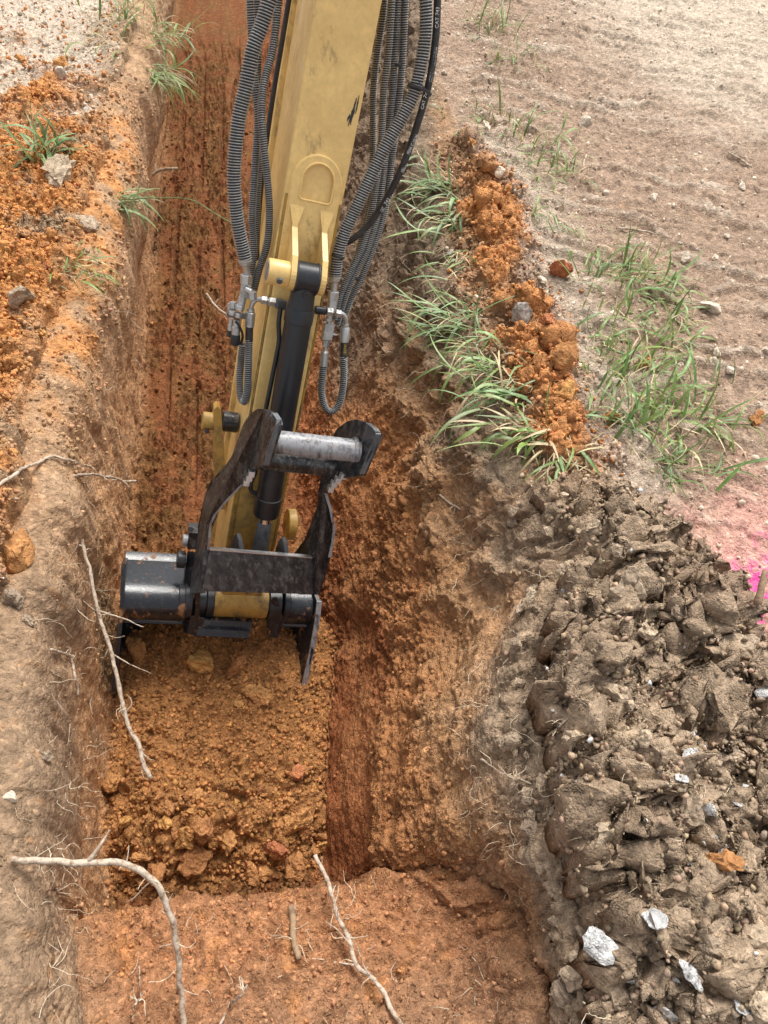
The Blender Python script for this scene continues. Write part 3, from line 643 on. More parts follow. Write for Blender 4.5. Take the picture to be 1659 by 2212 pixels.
part('dust_cap', g_lathe(An(509, 722, 0), An(508, 745, 0), [(0, 10*k), (.1, 10.8*k), (.9, 10.8*k), (1, 9*k)], 20), 'rubber', FT, True)
part('coupler', g_lathe(An(500, 688, -.02), An(498, 714, -.02), [(0, 5.5*k), (.5, 5.5*k), (.52, 6.8*k), (1, 6.8*k)], 18), 'zinc', FT, True)
part('dust_cap', g_cyl(An(498, 712, -.02), An(497, 728, -.02), 7.5*k), 'rubber', FT, True)
part('strap', ctube([(509, 694, .012), (518, 706, .012), (524, 725, .006), (521, 742, -.002)], 3*k, 6), 'rubber', FT, True)
part('crimp_sleeve', g_lathe(An(542, 667, 0), An(539, 705, 0), [(0, 8*k), (.14, 8.5*k), (.16, 7.5*k), (.24, 11*k), (1, 10.6*k)], 20), 'zinc', FT, True)
part('elbow_pipe', ctube([(542, 670, 0), (544, 660, .002), (549, 651, .004), (557, 647, .006), (566, 647, .01)], 5.2*k), 'zinc', FT, True)
hx(563, 647.5, 577, 649.5, .01, 9.5); hx(580, 651, 596, 653.5, .014, 10.5); part('union', g_cyl(An(574, 649, .01), An(583, 651, .014), 5*k), 'zinc', FT, True)
part('port_elbow', g_box(An(607, 657, .02), .012, .012, .011), 'grey_dust', FT)
FR = empty('hose_fittings'); FR.parent = EX; FR['label'] = 'cluster of zinc plated hydraulic fittings right of the cylinder'
part('ferrule', g_lathe(An(723.5, 596, 0), An(721, 632, 0), [(0, 13*k), (.28, 12*k), (.36, 8.5*k), (.7, 7*k), (1, 7*k)], 20), 'zinc', FR, True)
hx(721, 629, 719, 648, 0, 12, par=FR)
part('tee_block', g_box(An(717, 660, 0), .011, .011, .016), 'zinc', FR)
hx(705, 673, 719, 675, .012, 10.5, par=FR)
part('port_stub', g_cyl(An(680, 669, .012), An(704, 672, .012), 9*k), 'black_clean', FR, True)
hx(724, 676, 737, 678, .008, 9, par=FR)
part('elbow_pipe', ctube([(735, 677.5, .006), (742, 680, .004), (747, 688, .002), (747.5, 697, 0), (746.5, 706, 0)], 5.2*k), 'zinc', FR, True)
part('crimp_sleeve', g_lathe(An(746.5, 700, 0), An(743.5, 738, 0), [(0, 8*k), (.12, 8.5*k), (.14, 8*k), (.25, 11*k), (1, 10.4*k)], 20), 'zinc', FR, True)
part('swivel', g_cyl(An(713, 675, .005), An(710, 700, .005), 6*k), 'zinc', FR, True); hx(711, 687, 710, 694, .005, 8, par=FR)
part('valve_block', g_box(An(708, 715, 0), .0135, .013, .021), 'zinc', FR)
part('valve_lever', g_lathe(An(717, 722, 0), An(727, 724, 0), [(0, 5*k), (.5, 3*k), (1, 2.5*k)], 10), 'zinc', FR, True)
hx(705, 733, 703, 748, 0, 8.5, par=FR)
part('crimp_sleeve', g_lathe(An(703, 748, 0), An(699, 790, 0), [(0, 4*k), (.2, 4.5*k), (.3, 9*k), (1, 10*k)], 20), 'zinc', FR, True)
def tie(name, path_o, x, y, n, r, par):
    c = An(x, y, n); return c
def ring_tie(c, ax_, r, par, w=.006):
    ax_ = unit(ax_); o = part('cable_tie', g_lathe(c-ax_*w/2, c+ax_*w/2, [(0, r), (.2, r+.002), (.8, r+.002), (1, r)], 20), 'rubber', par, True); return o
def dirn(p, q, n): return An(*q, n)-An(*p, n)
zt_ = ring_tie(An(899, 188, 0), dirn((908, 145), (893, 204), 0), 16.0*k, h_big_r, .009)
part('tie_tail', g_prism([An(905, 176, .018), An(933, 203, .012), (An(930, 210, .012)), An(904, 184, .018)], -Nn*.004), 'rubber', zt_)
ring_tie(An(730, 553, 0), dirn((742, 509), (729, 556), 0), 13.6*k, h_big_r, .008)
ring_tie(An(768, 600, -.075), dirn((793, 538), (764, 596), -.07), 10*k, h_big_r, .007)
ring_tie(An(859, 140, -.12), dirn((868, 145), (857, 255), -.12), 10*k, h_big_r, .007)
# lettering on the hoses: flat print following the rubber
def lettering(txt, x0, y0, x1, y1, n, size, mat, par, lift):
    cu = bpy.data.curves.new('print', 'FONT'); cu.body = txt; cu.size = 1; cu.align_x = 'LEFT'; cu.align_y = 'CENTER'; cu.resolution_u = 2
    to = bpy.data.objects.new('print', cu); COL.objects.link(to); bpy.context.view_layer.update()
    dg = bpy.context.evaluated_depsgraph_get(); me = bpy.data.meshes.new_from_object(to.evaluated_get(dg)); bpy.data.objects.remove(to)
    a = An(x0, y0, n); b = An(x1, y1, n); xa = unit(b-a); za = unit(Nn-xa*(Nn@xa)); ya = np.cross(za, xa)
    co = np.array([v_.co for v_ in me.vertices]); w = max(co[:, 0].max(), .01); sx = np.linalg.norm(b-a)/w
    pos = a+za*lift+co[:, :1]*sx*xa+co[:, 1:2]*size*ya
    for v_, p in zip(me.vertices, pos): v_.co = p
    me.materials.append(M[mat]); o = bpy.data.objects.new('lettering', me); COL.objects.link(o); o.parent = par; o['label'] = 'lettering '+txt
r_s = 7.5*k
lettering('743', 915, 212, 922, 194, -.012, .013, 'print_white', h_sm, r_s+.0008)
lettering('CAT', 909, 236, 914, 216, -.013, .011, 'print_white', h_sm, r_s+.0008)
lettering('MSHA IC-101/44', 879, 332, 899, 291, -.023, .012, 'print_white', h_sm, r_s+.0008)
lettering('1E0743', 866, 372, 877, 352, -.032, .012, 'print_white', h_sm, r_s+.0008)
lettering('743 -B', 830, 441, 845, 417, -.05, .013, 'print_white', h_sm, r_s+.0008)
lettering('CAT', 822, 456, 827, 447, -.053, .012, 'print_white', h_sm, r_s+.0008)
lettering('CAT 743', 941, 62, 943, 16, -.011, .012, 'print_white', h_sm, r_s+.0008)
lettering('MSHA IC-101/44', 934, 142, 940, 102, -.011, .010, 'print_white', h_sm, r_s+.0008)
lettering('1E0743', 927, 178, 931, 156, -.011, .010, 'print_white', h_sm, r_s+.0008)
lettering('1E0743', 743.5, 764, 744.5, 742, 0, .010, 'print_yellow', ue, 8.3*k)

# ---- black linkage frame with two horns and cross tubes
FRM = empty('linkage_frame'); FRM.parent = EX; FRM['label'] = 'worn black steel frame with two horns joined by tubes'
def plate_px(pts, th): return g_prism([An(*p) for p in pts], Ss*th)
hornL = [(606, 905, .32), (609, 917, .33), (596, 952, .33), (582, 1006, .32), (576, 1010, .30), (552, 1014, .24), (546, 1012, .22), (530, 1042, .20), (521, 1048, .19), (490, 1081, .17), (464, 1113, .15), (455, 1132, .14), (450, 1187, .14), (447, 1230, .15), (442, 1280, .16), (420, 1284, .06), (424, 1240, .05), (432, 1202, .04), (438, 1135, .05), (452, 1071, .06), (463, 1042, .07), (486, 1017, .09), (508, 993, .11), (518, 966, .13), (528, 939, .15), (533, 922, .17), (541, 906, .19), (554, 891, .23), (567, 883, .26), (580, 884, .28), (594, 891, .30)]
hl = part('horn_plate', plate_px([(x-10, y, n) for x, y, n in hornL], .014), 'black', FRM)
hornR = [(822, 933, .33), (825, 942, .33), (806, 986, .33), (788, 1027, .32), (772, 1032, .28), (740, 1034, .22), (724, 1044, .20), (706, 1066, .18), (716, 1100, .18), (724, 1140, .18), (721, 1172, .18), (714, 1204, .18), (704, 1240, .18), (690, 1284, .18), (655, 1284, .06), (640, 1240, .03), (644, 1197, .02), (668, 1165, .05), (686, 1128, .08), (697, 1094, .11), (698, 1060, .12), (705, 1020, .13), (715, 975, .14), (725, 947, .15), (738, 926, .18), (758, 911, .22), (778, 906, .25), (800, 913, .29), (814, 924, .31)]
hr_ = part('horn_plate', plate_px([(x-10, y, n) for x, y, n in hornR], .014), 'black', FRM)
def edge_strip(pts, wpx, mat, par, nm='worn_edge'):
    a = [An(x-wpx/2, y, n+.002) for x, y, n in pts]; b = [An(x+wpx/2, y, n+.002) for x, y, n in pts]
    part(nm, g_prism(a+b[::-1], -Nn*.004), mat, par)
edge_strip([(594, 893, .305), (603, 906, .325), (602, 918, .332), (590, 952, .332), (576, 1004, .322)], 11, 'grey_dust', hl)
edge_strip([(523, 1047, .192), (490, 1081, .172), (464, 1113, .152), (455, 1132, .142), (450, 1187, .142)], 5, 'worn_steel', hl)
edge_strip([(812, 926, .315), (818, 938, .332), (800, 982, .332), (783, 1024, .322)], 11, 'grey_dust', hr_)
edge_strip([(704, 1066, .182), (714, 1100, .182), (722, 1140, .182), (719, 1172, .182), (712, 1204, .182)], 6, 'worn_steel', hr_)
def tube_between(x0, y0, x1, y1, n, r, mat, nm):
    a = An(x0, y0, n); ds = loc(An(x1, y1, n))[0]-loc(a)[0]; b = a+Ss*ds
    return part(nm, g_lathe(a, b, [(0, r), (1, r)], 36), mat, FRM, True)
tb = tube_between(590, 954, 775, 972, .27, .029, 'worn_steel', 'cross_tube'); tb['label'] = 'bright worn front tube'
part('tube_weld', g_cyl(An(760, 971, .27), An(760, 971, .27)+Ss*.012, .032), 'worn_steel', tb, True)
tube_between(548, 985, 745, 1004, .17, .034, 'black', 'cross_tube')
cp = part('cross_plate', g_prism([An(453, 1188, .15), An(697, 1208, .15), An(686, 1284, .17), An(436, 1277, .17)], -Nn*.013), 'black', FRM)
part('plate_edge', g_prism([An(453, 1186.0, .1505), An(699, 1206.2, .1505), An(699, 1208.2, .1505), An(453, 1188.6, .1505)], -Nn*.0135), 'cut_steel', cp)
for x0, y0 in ((506, 1158), (604, 1166)):
    part('gusset', g_prism([An(x0, y0, .10), An(x0+5, y0-6, .12), An(x0+9, y0+8, .13), An(x0+14, y0+42, .14), An(x0-12, y0+42, .03), An(x0-9, y0+20, .05)], Ss*.011), 'grey_dust', FRM)
for par, steps in ((hl, [(543, 1022, .235), (538, 1031, .225), (532, 1041, .215)]), (hr_, [(741, 1027, .235), (730, 1036, .225), (721, 1045, .215), (714, 1055, .205)])):
    for x, y, n in steps: part('lock_tooth', g_box(An(x, y, n), .0075, .010, .0075, .001), 'cut_steel', par)

# ---- bucket
BK = empty('bucket'); BK.parent = EX; BK['label'] = 'black digging bucket with rusty scuffs, mouth towards the viewer'
sL = loc(An(267, 1250, 0))[0]; sR = loc(An(684, 1295, .05))[0]
d1 = loc(An(265, 1259, .0))[2]; d2 = loc(An(265, 1338, .0))[2]; dc = (d1+d2)/2; rc = (d1-d2)/2
prof = [(-.13, loc(An(270, 1208, -.13))[2])]+[(-.03+(rc+.015)*cos(a), dc+rc*sin(a)) for a in np.linspace(1.5, -1.3, 14)]
prof += [(.0, d2-.012), (-.016, d2-.014), (-.02, d2+.004)]+[(-.045+(rc-.004)*cos(a), dc+(rc-.012)*sin(a)) for a in np.linspace(-1.2, 1.4, 8)]
prof += [(-.15, d1-.01), (-.21, d1-.12), (-.20, d1-.26), (-.12, d1-.34), (-.11, d1-.352), (-.205, d1-.275), (-.222, d1-.12), (-.16, d1+.01)]
nb = len(prof)
back = [(-.10, prof[0][1]-.03), (-.13, prof[0][1])]+prof[-1:-9:-1][::-1][::-1]
tubep = prof[:nb-8]
part('shell', g_prism([L(sL+.004, a, b) for a, b in [(-.095, prof[0][1]-.035), (-.12, prof[0][1]-.004), (-.165, d1+.008), (-.222, d1-.12), (-.205, d1-.275), (-.11, d1-.352), (-.10, d1-.335), (-.19, d1-.26), (-.205, d1-.12), (-.15, d1-.005)]], Ss*(sR-sL-.008)), 'black_bucket', BK, True)
sl2 = loc(An(400, 1290, .0))[0]; sr2 = loc(An(618, 1304, .0))[0]
part('torque_tube', g_prism([L(sL+.003, a, b) for a, b in tubep], Ss*(sl2-sL)), 'black_bucket', BK, True)
part('torque_tube', g_prism([L(sr2, a, b) for a, b in tubep], Ss*(sR-sr2-.003)), 'black_bucket', BK, True)
part('lip_bar', g_prism([An(266, 1326, .030), An(384, 1333, .030), An(384, 1345, .034), An(266, 1338, .034)], -Nn*.02), 'grey_dust', BK)
part('lip_bar', g_prism([An(604, 1339, .030), An(682, 1345, .030), An(681, 1356, .034), An(604, 1350, .034)], -Nn*.02), 'grey_dust', BK)
spL = [(262, 1218, .03), (259, 1300, .06), (252, 1380, .09), (240, 1494, .12), (236, 1500, .10), (250, 1500, -.14), (262, 1380, -.16), (268, 1204, -.14)]
part('side_cutter', plate_px([(x, y, n) for x, y, n in spL], .012), 'black_bucket', BK)
spR = [(684, 1282, .02), (691, 1300, .05), (686, 1345, .07), (672, 1420, .10), (655, 1490, .12), (648, 1492, .10), (588, 1500, -.16), (598, 1360, -.16), (640, 1250, -.14)]
spo = part('side_cutter', plate_px([(x-6, y, n) for x, y, n in spR], .012), 'black_bucket', BK)
rim = [(691, 1300, .053), (686, 1345, .073), (672, 1420, .103), (656, 1488, .123)]
part('worn_edge', g_prism([An(x-6.5, y, n) for x, y, n in rim]+[An(x+4.5, y, n) for x, y, n in rim[::-1]], -Nn*.005), 'worn_steel', spo)
def disc(x0, y0, x1, y1, n, r, nm='pin_collar', mat='black_clean'): return part(nm, cyl_s(x0, y0, x1, y1, n, r), mat, BK, True)
disc(443, 1297, 460, 1298, -.012, .054); disc(420, 1296, 444, 1297, -.012, .046); disc(576, 1302, 603, 1304, -.012, .056); disc(607, 1304, 620, 1305, -.012, .063); disc(620, 1305, 640, 1306, -.012, .045)
disc(383, 1293, 398, 1294, -.005, .050, 'ear_boss'); disc(396, 1294, 414, 1295, -.01, .058, 'ear_boss')
part('ear_plate', plate_px([(405, 1190, -.02), (434, 1196, .06), (430, 1250, .06), (424, 1282, .06), (418, 1372, .045), (396, 1366, .02), (394, 1290, -.02), (398, 1230, -.05)], .012), 'black_bucket', BK)
part('ear_plate', plate_px([(590, 1290, .035), (606, 1340, .045), (592, 1378, .05), (578, 1376, .04), (574, 1320, .02)], .012), 'black_bucket', BK)
part('ear_plate', plate_px([(412, 1330, .045), (432, 1335, .05), (424, 1376, .06), (404, 1366, .05)], .014), 'black_bucket', BK)
part('wear_bar', g_prism([An(433, 1338, .045), An(545, 1344, .045), An(543, 1364, .055), An(430, 1359, .055)], -Nn*.02), 'black_bucket', BK)
part('wear_bar', g_prism([An(428, 1358, .07), An(540, 1364, .07), An(537, 1379, .078), An(424, 1373, .078)], -Nn*.025), 'black_bucket', BK)
pb = part('pivot_block', g_box(An(419, 1158, -.04), .018, .03, .028, .004), 'black', BK)
part('pin_end', cyl_s(394, 1167, 408, 1168, -.035, .018), 'worn_steel', pb, True); part('pin_end', cyl_s(382, 1208, 400, 1210, -.03, .026), 'black_clean', pb, True)
part('bolt_head', g_hex(An(413, 1144, -.005), An(412, 1143, .004), .008), 'black_clean', pb)
# ================================================================== LOOSE EARTH
def ico(sub):
    bm = bmesh.new(); bmesh.ops.create_icosphere(bm, subdivisions=sub, radius=1.0); bm.verts.index_update()
    v_ = np.array([x.co for x in bm.verts]); f_ = np.array([[x.index for x in f.verts] for f in bm.faces]); bm.free(); return v_, f_
def clod_shape(sub, seed, cuts=11, depth=(.55, .95), rough=.05, flat=.75):
    """a lump broken along random planes, edges crumbled"""
    r = np.random.default_rng(seed); v_, f_ = ico(sub); v_ = v_*1.0
    for _ in range(cuts):
        d = r.normal(size=3); d /= np.linalg.norm(d); h = r.uniform(*depth); over = np.maximum(v_@d-h, 0); v_ = v_-over[:, None]*d*.93
    p = v_*2.3+r.uniform(0, 50, 3)
    nz = sum((.55**i)*(perlin(p[:, 0]*2.0**i+p[:, 2], p[:, 1]*2.0**i-p[:, 2]*.7, seed+i)+perlin(p[:, 2]*2.0**i, p[:, 0]*2.0**i+p[:, 1]*.6, seed+9+i)) for i in range(4 if sub > 2 else 2))
    v_ = v_*(1+rough*2.2*nz)[:, None]
    v_ *= np.array([r.uniform(.85, 1.2), r.uniform(.7, 1.0), flat*r.uniform(.75, 1.1)])
    return v_/np.abs(v_).max(), f_
def rand_rots(n):
    q = rng.normal(size=(n, 4)); q /= np.linalg.norm(q, axis=1, keepdims=True); w, x, y, z = q.T
    return np.stack([1-2*(y*y+z*z), 2*(x*y-w*z), 2*(x*z+w*y), 2*(x*y+w*z), 1-2*(x*x+z*z), 2*(y*z-w*x), 2*(x*z-w*y), 2*(y*z+w*x), 1-2*(x*x+y*y)], -1).reshape(n, 3, 3)
vis = (np.abs(NF).sum(1) > .5) & (SPx > -80) & (SPx < 1740) & (SPy > -80) & (SPy < 2300) & (SPz > .3)
RGf = RG.reshape(-1); Yf = PF[:, 1]
def pick(mask, n, wgt=None):
    c = np.nonzero(mask & vis)[0]; p = np.ones(len(c)) if wgt is None else wgt[c]
    # even density per unit of surface: rows are finer close by
    p = p*(.0046+.0021*np.clip(Yf[c]-.4, 0, 6)); p = p/p.sum(); return rng.choice(c, n, p=p)
small = [clod_shape(1, 500+i, 6, (.6, .95), .04, .85) for i in range(6)]; tiny = [(ico(1)[0][:12]*rng.uniform(.6, 1.15, (12, 1)), ico(0)[1] if 0 else None) for i in range(1)]
def ico0():
    bm = bmesh.new(); bmesh.ops.create_icosphere(bm, subdivisions=1, radius=1.0); bm.verts.index_update()
    v_ = np.array([x.co for x in bm.verts]); f_ = np.array([[x.index for x in f.verts] for f in bm.faces]); bm.free(); return v_, f_
_v0, _f0 = ico0()
tinys = [(_v0*np.random.default_rng(i).uniform(.5, 1.25, (len(_v0), 1))*np.random.default_rng(i+50).uniform(.6, 1.1, 3), _f0) for i in range(8)]
def crumb_field(name, idxs, rmin, rmax, label, power=2.6, shapes=None, tint=None, sink=.25):
    n = len(idxs); r = rmin+(rmax-rmin)*rng.uniform(0, 1, n)**power; R3 = rand_rots(n); pos = PF[idxs]+NF[idxs]*(r*(.5-sink))[:, None]+rng.normal(0, .003, (n, 3))
    sh = shapes or tinys; which = rng.integers(0, len(sh), n); VV = []; FF = []; CC = []; off = 0
    base = CF[idxs]*rng.uniform(.8, 1.22, (n, 1))*rng.uniform(.94, 1.06, (n, 3))
    if tint is not None: base = tint(base, n)
    for k_, (v_, f_) in enumerate(sh):
        m = np.nonzero(which == k_)[0]
        if len(m) == 0: continue
        vv = np.einsum('nij,kj->nki', R3[m], v_)*r[m][:, None, None]+pos[m][:, None, :]
        VV.append(vv.reshape(-1, 3)); FF.append((f_[None]+off+(np.arange(len(m))*len(v_))[:, None, None]).reshape(-1, 3)); CC.append(np.repeat(base[m], len(v_), 0)); off += len(m)*len(v_)
    o = mesh_obj(name, np.concatenate(VV), np.concatenate(FF), M['crumb'], smooth=False); point_colour(o, np.clip(np.concatenate(CC), .01, .85)); o['kind'] = 'stuff'; o['label'] = label; o['category'] = 'soil'
    return o
heapf = heap.reshape(-1); bermf = bermm.reshape(-1); spf = np.clip(spill+spill2, 0, 1).reshape(-1); hrf = hrel.reshape(-1); rmf = rough_m.reshape(-1)
pale = lambda b, n: np.where(rng.uniform(0, 1, (n, 1)) < .9, C_PALE*rng.uniform(.85, 1.35, (n, 1)), b)
def whites(p): return lambda b, n: np.where(rng.uniform(0, 1, (n, 1)) < p, np.array((.62, .60, .58))*rng.uniform(.7, 1.2, (n, 1)), b)
crumb_field('pile_crumbs', pick((RGf == 2) & (Yf > .5) & (Yf < 1.6), 7500), .002, .011, 'loose crumbs of orange clay covering the pile in the trench', 2.2)
crumb_field('floor_crumbs', pick((RGf == 2) & (Yf > 1.6) & (Yf < 5), 2200), .003, .014, 'crumbs of clay scattered on the trench floor behind the bucket')
crumb_field('bench_crumbs', pick((RGf == 2) & (Yf < .42), 1600), .002, .008, 'fine crumbs on the earth ledge at the near end of the trench')
crumb_field('right_wall_crumbs', pick(RGf == 3, 5000, .1+rmf), .002, .009, 'crumbling earth clinging to the right trench wall')
crumb_field('left_wall_crumbs', pick(RGf == 1, 1300), .002, .007, 'small crumbs on the left trench wall')
crumb_field('spill_crumbs', pick((RGf == 0) & (spf > .3), 6500), .003, .011, 'loose orange spill on the left bank', 2.2)
crumb_field('berm_crumbs', pick((RGf == 4) & (bermf > .12), 4500), .002, .012, 'loose orange crumbs on the ridge along the right edge', 2.2)
orange = lambda b, n: np.where(rng.uniform(0, 1, (n, 1)) < .85, C_OR*np.array((.9, .85, .88))*rng.uniform(.75, 1.15, (n, 1)), b)
bdf = bd.reshape(-1)
crumb_field('spill_crumbs', pick((RGf == 1) & (PF[:, 2] > -.16) & (Yf > 1.5) & (Yf < 3.8), 1500), .002, .011, 'orange crumbs on the rounded left shoulder of the trench', 2.4)
crumb_field('spill_crumbs', pick((RGf == 0) & (Yf < 1.3), 1700), .002, .013, 'brown crumbs on the bank at lower left', 2.3, tint=whites(.03))
crumb_field('berm_crumbs', pick((RGf == 4) & (bdf > .08) & (bdf < .45) & (Yf > 1.1) & (heapf < .2), 900, np.exp(-(bdf/.16)**2)), .002, .010, 'orange crumbs thrown outwards from the ridge onto the pale mud', 2.4, tint=orange)
crumb_field('spill_crumbs', pick((RGf == 0) & (spf < .6) & (Yf < 4.6), 700), .002, .013, 'orange crumbs thinning out over the pale ground at upper left', 2.4, tint=orange)
crumb_field('heap_crumbs', pick((RGf == 4) & (heapf > .3), 9000), .002, .011, 'brown crumbled soil between the clods on the right bank', 2.4, tint=lambda b, n: whites(.015)(b*.88, n))
crumb_field('bank_gravel', pick((RGf == 4) & (heapf < .3) & (bermf < .3), 3200), .003, .013, 'pale gravel and grit on the mud right of the trench', 3.2, tint=pale, sink=.6)
crumb_field('bank_gravel', pick((RGf == 0) & (spf < .5), 1500), .003, .014, 'pale grit on the bank left of the trench', 3, tint=pale, sink=.6)

# ---- clods and stones one can pick out
M['clod_orange'] = soil_material('orange_clod', (.46, .225, .085), bump=.005, fine=260, grain=.002, var=.2)
M['clod_ochre'] = soil_material('ochre_clod', (.50, .265, .09), bump=.005, fine=260, grain=.002, var=.2)
M['clod_brown'] = soil_material('brown_clod', (.39, .30, .21), bump=.005, fine=260, grain=.002, var=.22)
M['clod_red'] = soil_material('red_clod', (.46, .18, .08), bump=.005, fine=260, grain=.002, var=.15)
M['stone'] = soil_material('pale_stone', (.60, .51, .40), bump=.003, fine=260, grain=.001, var=.2)
M['white'] = soil_material('white_crust', (.56, .55, .53), bump=.006, fine=260, spread=.6, var=.15)
M['grey'] = soil_material('grey_stone', (.30, .27, .24), bump=.003, fine=260, grain=.001, var=.15)
CL = {}
for kind in ('clod_orange', 'clod_ochre', 'clod_brown', 'clod_red', 'stone', 'white', 'grey'):
    CL[kind] = []
    for i in range(7):
        v_, f_ = clod_shape(3, 900+i*7+len(kind), 16 if kind != 'white' else 14, (.42, .9), .10 if 'clod' in kind else (.07 if kind == 'white' else .04), .78 if kind != 'white' else .3)
        me = bpy.data.meshes.new(kind); me.from_pydata(v_.tolist(), [], f_.tolist()); me.materials.append(M[kind]); me.update(); CL[kind].append(me)
cl_count = 0
def clod(kind, P_, Nrm, r, label, group=None, name='soil_clod', cat='clod', sink=.3, stretch=None):
    global cl_count
    o = bpy.data.objects.new(name, CL[kind][cl_count % 7]); cl_count += 1; COL.objects.link(o)
    o.location = tuple(np.asarray(P_)+np.asarray(Nrm)*r*(.55-sink))
    qz = Vector(Nrm).to_track_quat('Z', 'Y'); e = qz.to_matrix() @ Matrix.Rotation(random.uniform(0, 6.28), 3, 'Z') @ Matrix.Rotation(random.uniform(-.5, .5), 3, 'X') @ Matrix.Rotation(random.uniform(-.4, .4), 3, 'Y')
    o.rotation_euler = e.to_euler(); s_ = stretch or (1, 1, 1); o.scale = (r*s_[0], r*s_[1], r*s_[2]); tag(o, label, cat, group); return o
def clod_px(kind, x, y, rp, label, up=0, **kw):
    P_, n_ = hit(x, y); n_ = unit(n_+up*np.array([-.1, -.35, 1.0])); z_ = proj(P_)[2]; return clod(kind, P_, n_, rp*z_/1659*1.12, label, **kw)
PI_ = [('clod_orange', 448, 1792, 27, 'brownish orange clod with a grey patch in the middle of the soil pile'), ('clod_ochre', 402, 1802, 25, 'yellow ochre clod on the soil pile, left of the grey patched clod'),
 ('clod_orange', 640, 1768, 34, 'large pale streaked clod near the right trench wall'), ('clod_orange', 425, 1842, 34, 'broad flat orange clod at the lower middle of the pile'),
 ('clod_orange', 540, 1886, 25, 'upright orange clod at the foot of the pile'), ('clod_orange', 503, 1812, 25, 'rounded orange clod right of the broad flat clod'),
 ('clod_red', 601, 1824, 22, 'reddish clod with pale streaks at the lower right of the pile'), ('clod_orange', 628, 1856, 32, 'largest rounded clod at the foot of the pile on the right'),
 ('clod_orange', 578, 1892, 17, 'small brown clod at the foot of the pile beside the upright clod'), ('clod_red', 650, 1668, 20, 'reddish slab of clay leaning against the right trench wall'),
 ('clod_ochre', 430, 1432, 25, 'flat ochre clod in front of the bucket mouth'), ('clod_orange', 516, 1444, 23, 'orange clod in front of the right half of the bucket'),
 ('clod_orange', 562, 1512, 23, 'flat reddish clod below the bucket, right of centre'), ('clod_orange', 352, 1884, 27, 'dark orange clod at the lower left of the pile'),
 ('clod_orange', 298, 1862, 21, 'clod at the lower left of the pile beneath the big pale root'), ('clod_orange', 248, 1700, 22, 'clod wedged against the left trench wall'), ('clod_orange', 300, 1405, 26, 'clod just below the left end of the bucket lip')]
for kd, x, y, r, lb_ in PI_: clod_px(kd, x, y, r*1.2, lb_, sink=.08)
for i in pick((RGf == 2) & (Yf > .46) & (Yf > .58) & (Yf < 1.25), 80, np.where(Yf < .76, 6.0, .35)): clod(random.choice(['clod_orange', 'clod_orange', 'clod_orange', 'clod_ochre']), PF[i], NF[i], .009+.022*random.random()**2, 'one of the small orange clods strewn over the soil pile in the trench', 'small clods on the soil pile', sink=.25)
HE = [('clod_brown', 1356, 1275, 44, 'largest upright brown clod at the top of the right heap'), ('clod_brown', 1402, 1368, 29, 'angular grey brown clod below the largest upright clod'), ('clod_brown', 1592, 1400, 50, 'big rounded grey clod near the right edge of the picture'),
 ('clod_brown', 1585, 1318, 38, 'slab shaped clod leaning below the pink paint'), ('clod_brown', 1515, 1235, 34, 'brown clod left of the pink paint'), ('clod_brown', 1332, 1192, 21, 'small brown clod on the trench edge above the heap'),
 ('clod_brown', 1460, 1318, 26, 'brown clod right of the largest upright clod'), ('clod_brown', 1395, 1700, 60, 'knobbly dark brown clod at the trench edge halfway down the heap'), ('clod_brown', 1320, 1490, 50, 'crumbly brown clod overhanging the trench on the heap'),
 ('clod_brown', 1500, 1760, 44, 'long brown clod in the middle of the heap'), ('clod_orange', 1560, 1870, 42, 'orange stained slab on the lower right of the heap'), ('clod_brown', 1470, 1905, 38, 'flat brown clod left of the orange stained slab'),
 ('clod_brown', 1300, 1790, 40, 'brown clod jutting over the trench at the lower heap'), ('clod_brown', 1640, 2010, 60, 'dark brown clod cut by the right edge of the picture'), ('clod_brown', 1530, 2060, 40, 'brown clod in the lower right corner of the picture'), ('clod_brown', 1240, 1590, 30, 'clod hanging on the trench wall below the heap')]
for kd, x, y, r, lb_ in HE: clod_px(kd, x, y, r, lb_, sink=.28)
for i in pick((RGf == 4) & (heapf > .45), 75): clod(random.choice(['clod_brown']), PF[i], NF[i], random.uniform(.008, .026), 'one of the small brown clods strewn over the heap right of the trench', 'small clods on the right heap', sink=.25)
for i in pick((RGf == 3) & (hrf > .93) & (Yf < 1.2) & (Yf > .1), 30): clod('clod_brown', PF[i], unit(NF[i]+np.array([0, 0, .5])), random.uniform(.010, .034), 'one of the brown clods hanging on the right trench edge below the heap', 'clods on the right trench edge', sink=.2)
WH = [(1345, 2120, 54, 'largest white crusted slab at the bottom of the right heap'), (1300, 2060, 34, 'white crusted slab above the largest one'), (1345, 1955, 26, 'pale crusted flake on the trench side of the heap'), (1330, 1905, 20, 'upper pale flake on the trench side of the heap'),
 (1488, 1640, 18, 'single white flake in the middle of the heap'), (1440, 1870, 17, 'white flake lying on a brown clod'), (1410, 2010, 28, 'pale flake between brown clods at the bottom'), (1480, 2110, 34, 'pale crusted slab beside the largest white slab'),
 (1555, 1830, 13, 'small bluish white flake on the heap'), (1655, 1500, 22, 'white lump at the right edge of the picture'), (1590, 1745, 24, 'pale flaky stones on the right of the heap'), (1430, 2180, 30, 'white flake in the bottom right corner')]
for x, y, r, lb_ in WH: clod_px('white', x, y, r*1.1, lb_, up=1.2, name='white_flake', cat='flake', sink=.05)
